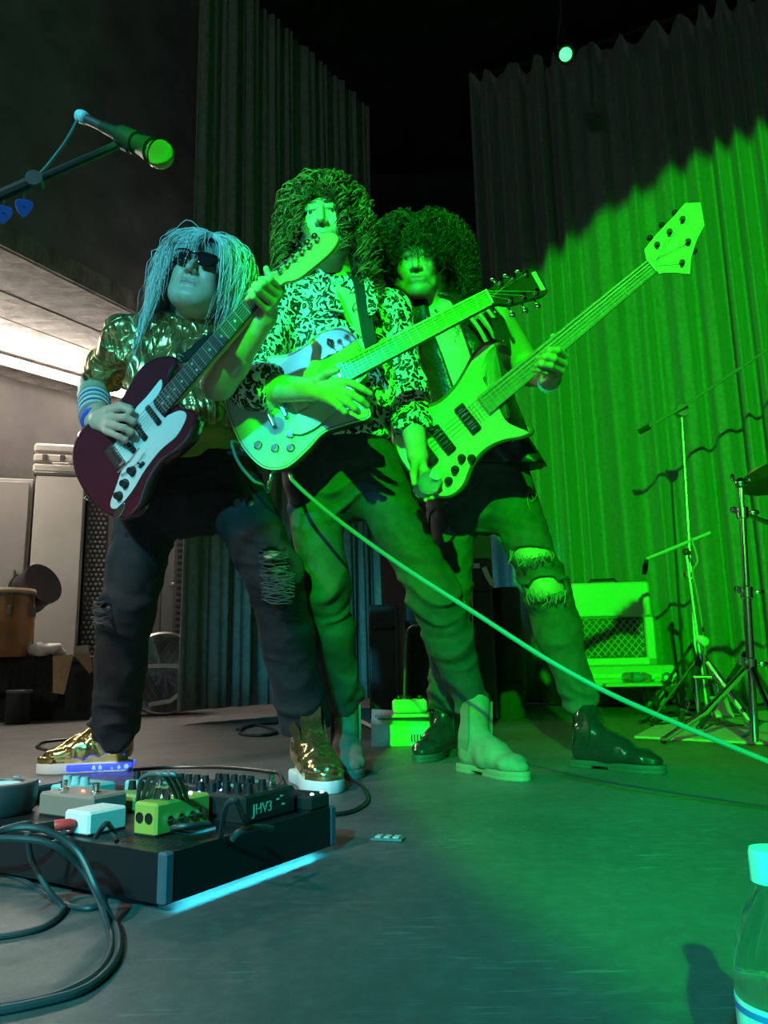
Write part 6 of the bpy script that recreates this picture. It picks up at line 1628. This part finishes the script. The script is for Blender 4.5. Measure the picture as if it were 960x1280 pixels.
for s in (1, -1):
    for i in range(-nn, nn + 1):
        off = i * .052; pts2 = []
        for t in np.linspace(-1.2, 1.2, 61):
            a = t * gw / 2 * 2; z = s * a * 1.15 + off
            if abs(a) <= gw / 2 and abs(z) <= gh_ / 2: pts2.append((a, z))
        if len(pts2) > 1: mb.tube([ctr(pts2[0][0], .010, gz + pts2[0][1]), ctr(pts2[-1][0], .010, gz + pts2[-1][1])], .0038, 4)
mb.build('diamond_lattice', mat('pale_lattice_wire', (.42, .42, .32), .5), amp, smooth=0)['kind'] = 'stuff'
hp = [ctr(-.1, .15, z_t), ctr(-.08, .15, z_t + .03), ctr(.08, .15, z_t + .03), ctr(.1, .15, z_t)]
MB().tube(hp, .01, 8).build('handle', M_blackp, amp)
dl = thing('wheeled_dolly', ac, 'pale wheeled dolly carrying the guitar amplifier', 'dolly')
dz = W(770, 858, 5.2)[2]
MB().box(ctr(.04, .16, (z_b + dz) / 2 - .002), (aw + .12, .42, z_b - dz), ax=A3, bev=.01).build('platform', mat('pale_plywood', (.5, .48, .38), .6), dl)
MB().box(ctr(.04, -.055, (z_b + dz) / 2), (aw + .13, .012, .03), ax=A3, bev=.003).build('bumper', M_tolex, dl)
for s in (-.42, .42):
    for b in (-.0, .30):
        c = ctr(.04 + s * aw, b, dz / 2)
        MB().lathe([(0, -.02), (dz / 2, -.018), (dz / 2, .018), (0, .02)], c, ax1, 18).build('wheel', mat('grey_rubber_wheel', (.3, .3, .28), .6), dl)
        MB().box(c + [0, 0, dz * .30], (.055, .05, dz * .42), ax=A3, bev=.005).build('caster_fork', M_steel, dl)
for px, lab in ((792, 'clear water bottle with blue label lying on the amplifier dolly'), (808, 'second blue labelled bottle lying on the dolly edge')):
    c = W(px, 838, 5.08); c[2] = z_b + .034 if False else W(px, 837, 5.08)[2]
wb1 = ctr(.02, -.105, 0); wb1[2] = dz + .06
# bottles rest on a small ledge of the dolly
MB().box(ctr(.12, -.11, dz + .012), (.42, .12, .024), ax=A3, bev=.004).build('ledge', mat('pale_plywood', 0), dl)
bottle(ctr(.03, -.11, dz + .024 + .0335), ax1, 'clear water bottle with blue label lying on the amplifier dolly', 1.0, 0, lab=('deep_blue_label', (.05, .22, .80)))
bottle(ctr(.31, -.13, dz + .024 + .0335), unit(ax1 * -.3 - ay1), 'water bottle lying end-on at the edge of the amplifier dolly', .95, 0, lab=('deep_blue_label', (.05, .22, .80)))

def tripod(t, base, z, m, spread=.3, rot=.3, r=.009):
    for i in range(3):
        a = rot + i * 2.094; f = base + np.array([spread * math.cos(a), spread * math.sin(a), r])
        MB().tube([base + [0, 0, z], f], r, 8).build('leg', m, t)
        MB().ball(f + [0, 0, r * .3], r * 1.5, 8).build('rubber_foot', M_blackp, t)
# boom stand behind
b3 = W(872, 870, 4.7); b3[2] = 0; top = W(852, 514, 4.7); 
bs = thing('boom_stand', b3, 'tall thin chrome boom stand with round clutch before the curtain', 'stand')
M_gun = mat('satin_chrome', (.55, .55, .52), .3, metal=.8)
MB().tube([b3 + [0, 0, .05], (b3 + top) / 2, top], [.013, .011, .008], 8).build('pole', M_gun, bs)
MB().lathe([(.0, -.03), (.04, -.028), (.045, 0), (.04, .028), (0, .03)], top, (0, -1, 0), 18).build('clutch', M_gun, bs)
MB().tube([W(799, 540, 4.72), W(850, 511, 4.65), W(985, 420, 4.4)], .010, 8).build('boom', M_gun, bs)
MB().tube([W(799, 540, 4.72), W(812, 533, 4.71)], .018, 8).build('counterweight', M_std, bs)
tripod(bs, b3, .42, M_std, .32)
# second small stand with short boom
b4 = W(868, 872, 4.25); b4[2] = 0; t4 = W(858, 690, 4.25); b4[0] = t4[0] + .03
bs2 = thing('boom_stand', b4, 'short microphone stand with level boom above the amplifier', 'stand')
MB().tube([b4 + [0, 0, .05], t4 + [0, 0, .0]], [.013, .009], 8).build('pole', M_gun, bs2)
MB().tube([W(808, 699, 4.5), W(847, 683, 4.48), W(888, 666, 4.46)], .011, 8).build('boom', mat('pale_boom_tube', (.6, .6, .56), .35, metal=.3), bs2)
MB().ball(t4, (.022, .022, .022), 10).build('clutch', M_std, bs2)
MB().lathe([(0, 0), (.012, 0), (.016, .05), (.012, .09), (0, .09)], W(808, 700, 4.5), unit(np.array([-.3, -.2, -1])), 12).build('microphone_clip', M_std, bs2)
c = W(860, 718, 4.48); MB().ball(c, (.03, .02, .022), 8).build('height_clutch', mat('copper_clutch', (.55, .25, .16), .4), bs2)
tripod(bs2, b4, .36, M_std, .30, 1.0)
sp_ = [W(864, 672, 4.45), W(872, 700, 4.44), W(866, 715, 4.44), W(872, 745, 4.46), W(880, 800, 4.5), W(884, 860, 4.55)]
single('cable', MB().tube(catmull(sp_, 8), .007, 6), mat('green_grey_cable', (.25, .28, .22), .5), 'spiral cable hanging beside the short microphone stand', 'cable')
# chrome cymbal stand near right edge
b5 = WZ(944, 934); t5 = W(926, 604, b5[1])
cs = thing('cymbal_stand', b5, 'chrome cymbal stand with wing nuts at the edge of the drum kit', 'stand')
dirp = unit(t5 - b5); Hh = np.linalg.norm(t5 - b5); pt = lambda f: b5 + dirp * Hh * f
MB().tube([pt(.02), pt(.57)], .016, 12).build('lower_tube', M_chrome, cs)
MB().tube([pt(.57), pt(.86)], .0125, 12).build('middle_tube', M_chrome, cs)
MB().tube([pt(.86), pt(1.0)], .009, 12).build('upper_tube', M_chrome, cs)
for f in (.57, .88, .30):
    MB().lathe([(.016, -.025), (.024, -.02), (.024, .02), (.016, .025)], pt(f), dirp, 14).build('height_clamp', M_chrome, cs)
    w_ = MB().ball(pt(f) + [.045, -.01, 0], (.02, .008, .012), 8); w_.cyl(pt(f), pt(f) + [.04, -.01, 0], .006); w_.ball(pt(f) + [-.04, -.015, .01], (.016, .01, .016), 8); w_.cyl(pt(f), pt(f) + [-.04, -.015, .01], .005)
    w_.build('wing_nut', M_chrome, cs)
MB().ball(pt(1.0), (.024, .02, .024), 12).build('tilter', M_chrome, cs)
for s in (-1, 1): MB().ball(pt(1.0) + [s * .035, -.01, .02], (.010, .006, .018), 8).build('tilter_wing', M_chrome, cs)
bx = pt(.88) + np.array([.28, .1, -.08]); MB().tube([pt(.88), bx], .010, 8).build('side_arm', M_chrome, cs)
for i in range(3):
    a = .5 + i * 2.094; f = b5 + np.array([.33 * math.cos(a), .33 * math.sin(a), .015])
    MB().tube([pt(.30), (pt(.12) + f) / 2 + [0, 0, .06], f], .012, 8).build('leg', M_chrome, cs); MB().ball(f, .016, 8).build('rubber_foot', M_blackp, cs)
cyc = pt(1.0) + np.array([.19, .0, .05])
cyb = thing('cymbal', cyc, 'large thin bronze cymbal tilted on the chrome stand', 'cymbal')
MB().lathe([(0, .022), (.02, .02), (.04, .008), (.05, .004), (.21, -.012), (.21, -.0135), (.05, .001), (.04, .004), (0, .016)], cyc + np.array([.02, 0, 0]), unit(np.array([-.12, .22, 1])), 40).build('plate', mat('bronze_cymbal', (.45, .32, .12), .3, metal=.9), cyb)
MB().cyl(cyc + [.015, 0, -.03], cyc + [.02, .004, .05], .006).build('felt_post', M_chrome, cyb)
# kick pedal / folded hardware
kp = WZ(905, 890); kp[1] = 3.9; kp = W(905, 886, 3.9); kp[2] = 0
kd = thing('drum_pedal', kp, 'bass drum pedal with pale footboard among the chrome hardware', 'drum pedal')
fbv = unit(np.array([.25, .8, .28])); sdv = unit(np.array([.95, -.3, 0]))
MB().box(kp + fbv * .12 + [0, 0, .05], (.085, .26, .014), ax=(sdv, fbv, np.cross(sdv, fbv)), bev=.004).build('footboard', mat('pale_footboard', (.6, .62, .55), .35, metal=.3), kd)
MB().box(kp + [0, .06, .008], (.10, .34, .016), ax=((1, 0, 0), (0, 1, 0), zax), bev=.004).build('base_plate', M_steel, kd)
for s in (-1, 1): MB().cyl(kp + sdv * .055 * s + [0, .18, .01], kp + sdv * .05 * s + [0, .18, .24], .010).build('tower', M_chrome, kd)
MB().cyl(kp - sdv * .06 + [0, .18, .235], kp + sdv * .06 + [0, .18, .235], .012).build('axle', M_chrome, kd)
MB().tube([kp + [0, .18, .235], kp + [-.04, .08, .40]], .005, 8).build('beater_rod', M_chrome, kd)
MB().lathe([(0, -.03), (.022, -.026), (.026, 0), (.022, .026), (0, .03)], kp + np.array([-.045, .07, .42]), unit(np.array([.2, -1, -.3])), 14).build('beater', mat('white_felt', (.6, .62, .58), .9), kd)
# folded hardware stand lying
for k_, (pa, pb2, Y0, Y1, lab) in enumerate((((848, 880), (874, 826), 4.1, 4.2, 'dark stand leg leaning left beside the drum pedal'), ((884, 828), (938, 872), 3.7, 3.6, 'chrome stand tube leaning across the drum pedal'), ((872, 896), (934, 815), 3.7, 3.9, 'black stand arm crossing the chrome tube'))):
    a, b = W(*pa, Y0), W(*pb2, Y1)
    if k_ == 0: a[2] = .012
    if k_ == 2: a[2] = .012
    if k_ == 1: b[2] = .02
    t = thing('hardware_tube', (a if a[2] < b[2] else b), lab, 'stand')
    MB().tube([a, b], .013, 8).build('tube', M_chrome if k_ == 1 else M_std, t)
    MB().lathe([(.012, -.03), (.02, -.025), (.02, .025), (.012, .03)], a + (b - a) * .25, b - a, 12).build('memory_lock', M_chrome, t)
    MB().lathe([(.012, -.02), (.022, -.018), (.022, .018), (.012, .02)], a + (b - a) * .93, b - a, 12).build('joint', M_chrome, t)
    MB().ball(a if a[2] < b[2] else b, .016, 8).build('rubber_tip', M_blackp, t)
# black floor tom behind
ft = W(900, 755, 4.75); ftb = np.array([ft[0], 4.9, .0]); fz0, fz1 = W(900, 790, 4.8)[2] - .15, W(900, 722, 4.8)[2]
# floor mat
mt = [WZ(793, 923), WZ(838, 899), WZ(1010, 886), WZ(1010, 934)]
mb = MB().add([(*p[:2], .001) for p in mt] + [(*p[:2], .010) for p in mt], [(3, 2, 1, 0), (4, 5, 6, 7), (0, 1, 5, 4), (1, 2, 6, 5), (2, 3, 7, 6), (3, 0, 4, 7)])
single('floor_mat', mb, mat('pale_rubber_mat', (.42, .42, .38), .8, var=.1), 'thin pale drum mat lying on the stage under the chrome stands', 'mat', smooth=0)
cable([WZ(800, 905), WZ(830, 893), WZ(870, 897), WZ(850, 905), WZ(815, 908), WZ(845, 896), WZ(900, 892)], .009, 'tangled black cables on the floor in front of the amplifier', M_blackp)
cable([WZ(880, 915), WZ(905, 900), WZ(930, 898), WZ(960, 905), WZ(990, 900)], .008, 'black cable crossing the pale drum mat', M_blackp)
cable([WZ(805, 884), WZ(840, 880), WZ(860, 888), WZ(900, 890), WZ(930, 895)], .009, 'black cable lying along the front of the drum hardware', M_blackp)
cable([WZ(930, 925), WZ(945, 912), WZ(958, 905), WZ(985, 915)], .009, 'blue cable curling by the foot of the cymbal stand', mat('blue_rubber_cable', (.03, .10, .40), .4))

# ================================================================== GEAR BEHIND THE LEGS
def case_at(px0, px1, py_top, Y, d, label, name='equipment_case', extra=True, m=None, py_bot=None):
    a, b = W(px0, 860, Y), W(px1, 860, Y); w = b[0] - a[0]; zt_ = W((px0 + px1) / 2, py_top, Y)[2]; c = np.array([(a[0] + b[0]) / 2, Y + d / 2, 0])
    t = thing(name, c, label, 'case')
    MB().box(c + [0, 0, zt_ / 2], (w, d, zt_ - .004), bev=.015).build('shell', m or mat('matt_black_case', (.016, .017, .017), .6), t)
    for s in (-1, 1): MB().box(c + [s * (w / 2 - .012), -d / 2 - .001, zt_ / 2], (.018, .008, zt_ - .03), bev=.002).build('edge_strip', M_std, t)
    if extra:
        hpz = zt_ * .8; MB().tube([c + [-.06, -d / 2, hpz], c + [-.055, -d / 2 - .03, hpz], c + [.055, -d / 2 - .03, hpz], c + [.06, -d / 2, hpz]], .008, 6).build('handle', M_std, t)
    return t, c, zt_
t1, c1_, z1_ = case_at(588, 622, 697, 4.6, .35, 'tall black soft case standing behind the washed jeans legs', 'gig_bag')
MB().box(c1_ + [-.02, -.185, z1_ - .05], (.055, .012, .03), bev=.003).build('tag', mat('grey_tag', (.45, .46, .46), .6), t1)
MB().ribbon([c1_ + [.03, -.185, z1_ - .06], c1_ + [.05, -.20, z1_ - .12], c1_ + [.08, -.195, z1_ - .17]], (0, -1, 0), .03).build('strap_end', mat('grey_tag', 0), t1)
MB().tube(catmull([c1_ + [-.045, -.188, z1_ - .06], c1_ + [-.05, -.19, z1_ * .5], c1_ + [-.03, -.188, .1]], 6), .004, 6).build('zip_cord', mat('grey_tag', 0), t1)
rl_ = W(640, 868, 4.75); rb = np.array([rl_[0], 4.8, 0]); rzt = W(636, 735, 4.8)[2]
rt_ = thing('rolled_drape', rb, 'dark rolled drape standing upright beside the tall soft case', 'roll')
MB().lathe([(0, 0), (.085, 0), (.09, .02), (.088, rzt - .02), (.08, rzt), (.05, rzt), (.045, rzt - .02), (0, rzt - .02)], rb, n=20).build('roll', mat('dark_felt', (.03, .033, .032), .9, var=.3), rt_)
for h in (.25, .7): MB().lathe([(.088, 0), (.094, .002), (.094, .03), (.088, .032)], rb + [0, 0, rzt * h], n=20).build('tie', M_strap, rt_)
case_at(462, 500, 755, 4.7, .4, 'black loudspeaker cabinet standing behind the middle of the group', 'speaker_cabinet')
case_at(510, 556, 742, 5.1, .4, 'black flight case standing in the gap between the two curtains', 'flight_case')
case_at(352, 384, 880, 4.5, .3, 'low black box under the edge of the side curtain', 'stage_box', extra=False)
# effects units on the floor
eu0, eu1 = W(464, 905, 3.35), W(552, 905, 3.25)
ec = np.array([(eu0[0] + eu1[0]) / 2, 3.42, 0]); ew = abs(eu1[0] - eu0[0]); ez = W(505, 895, 3.3)[2]
eu = thing('effects_unit', ec, 'white wedge shaped floor unit lying behind the suede boot', 'effects unit')
M_wht = mat('white_enamel_unit', (.72, .74, .74), .35)
V = [ec + q for q in (np.array([-ew / 2, -.1, .0]), np.array([ew / 2, -.1, 0]), np.array([ew / 2, .1, 0]), np.array([-ew / 2, .1, 0]), np.array([-ew / 2, -.1, ez * .75]), np.array([ew / 2, -.1, ez * .55]), np.array([ew / 2, .1, ez * 1.0]), np.array([-ew / 2, .1, ez * 1.15]))]
MB().add(V, [(3, 2, 1, 0), (4, 5, 6, 7), (0, 1, 5, 4), (1, 2, 6, 5), (2, 3, 7, 6), (3, 0, 4, 7)]).build('housing', M_wht, eu, smooth=0)
mb = MB()
for i in range(9): mb.box(ec + [ew * .08 + i * .012, -.102, ez * .25], (.006, .006, .03))
mb.build('vent_slots', M_blackp, eu)
MB().box(ec + [0, -.02, ez * .98], (ew * .9, .14, .012), bev=.004).build('top_plate', M_wht, eu)
e2 = ec + np.array([.02, .02, ez * 1.02 + .004]); eu2 = thing('effects_unit', e2, 'small pale box with knobs stacked on the white floor unit', 'effects unit')
MB().box(e2 + [0, 0, .028], (.15, .12, .055), bev=.01).build('housing', mat('pale_green_enamel', (.55, .6, .5), .4), eu2)
for i in range(3): MB().lathe([(0, 0), (.012, 0), (.010, .016), (0, .016)], e2 + np.array([-.045 + .045 * i, -.02, .055]), n=12).build('knob', M_blackp, eu2)
# mallet
ma, mb_ = WZ(444, 905), WZ(490, 926)
ml = thing('mallet', (ma + mb_) / 2, 'white handled mallet with black head lying on the floor', 'mallet')
MB().tube([ma + [0, 0, .03], mb_ + [0, 0, .022]], .010, 10).build('handle', mat('white_painted_wood', (.75, .72, .70), .4), ml)
MB().lathe([(0, -.03), (.024, -.026), (.028, 0), (.024, .026), (0, .03)], mb_ + [0, 0, .03], unit(np.array([1, .3, 0])), 14).build('head', M_blackp, ml)
# gooseneck stand
g0 = W(506, 880, 3.9); g0[2] = 0
gn = thing('gooseneck_stand', g0, 'small black gooseneck microphone stand behind the suede boots', 'stand')
MB().lathe([(0, 0), (.07, 0), (.072, .012), (.02, .02), (0, .02)], g0, n=20).build('base', M_std, gn)
gt = W(508, 800, 3.9)
MB().tube(catmull([g0 + [0, 0, .01], g0 + [0, 0, .2], gt, gt + [.02, -.02, .06], gt + [.07, -.05, .07]], 8), .006, 8).build('gooseneck', M_steel, gn)
MB().lathe([(.006, 0), (.012, .01), (.014, .04), (.009, .06), (0, .06)], gt + [.07, -.05, .07], unit(np.array([1, -.6, -.3])), 12).build('capsule', M_std, gn)
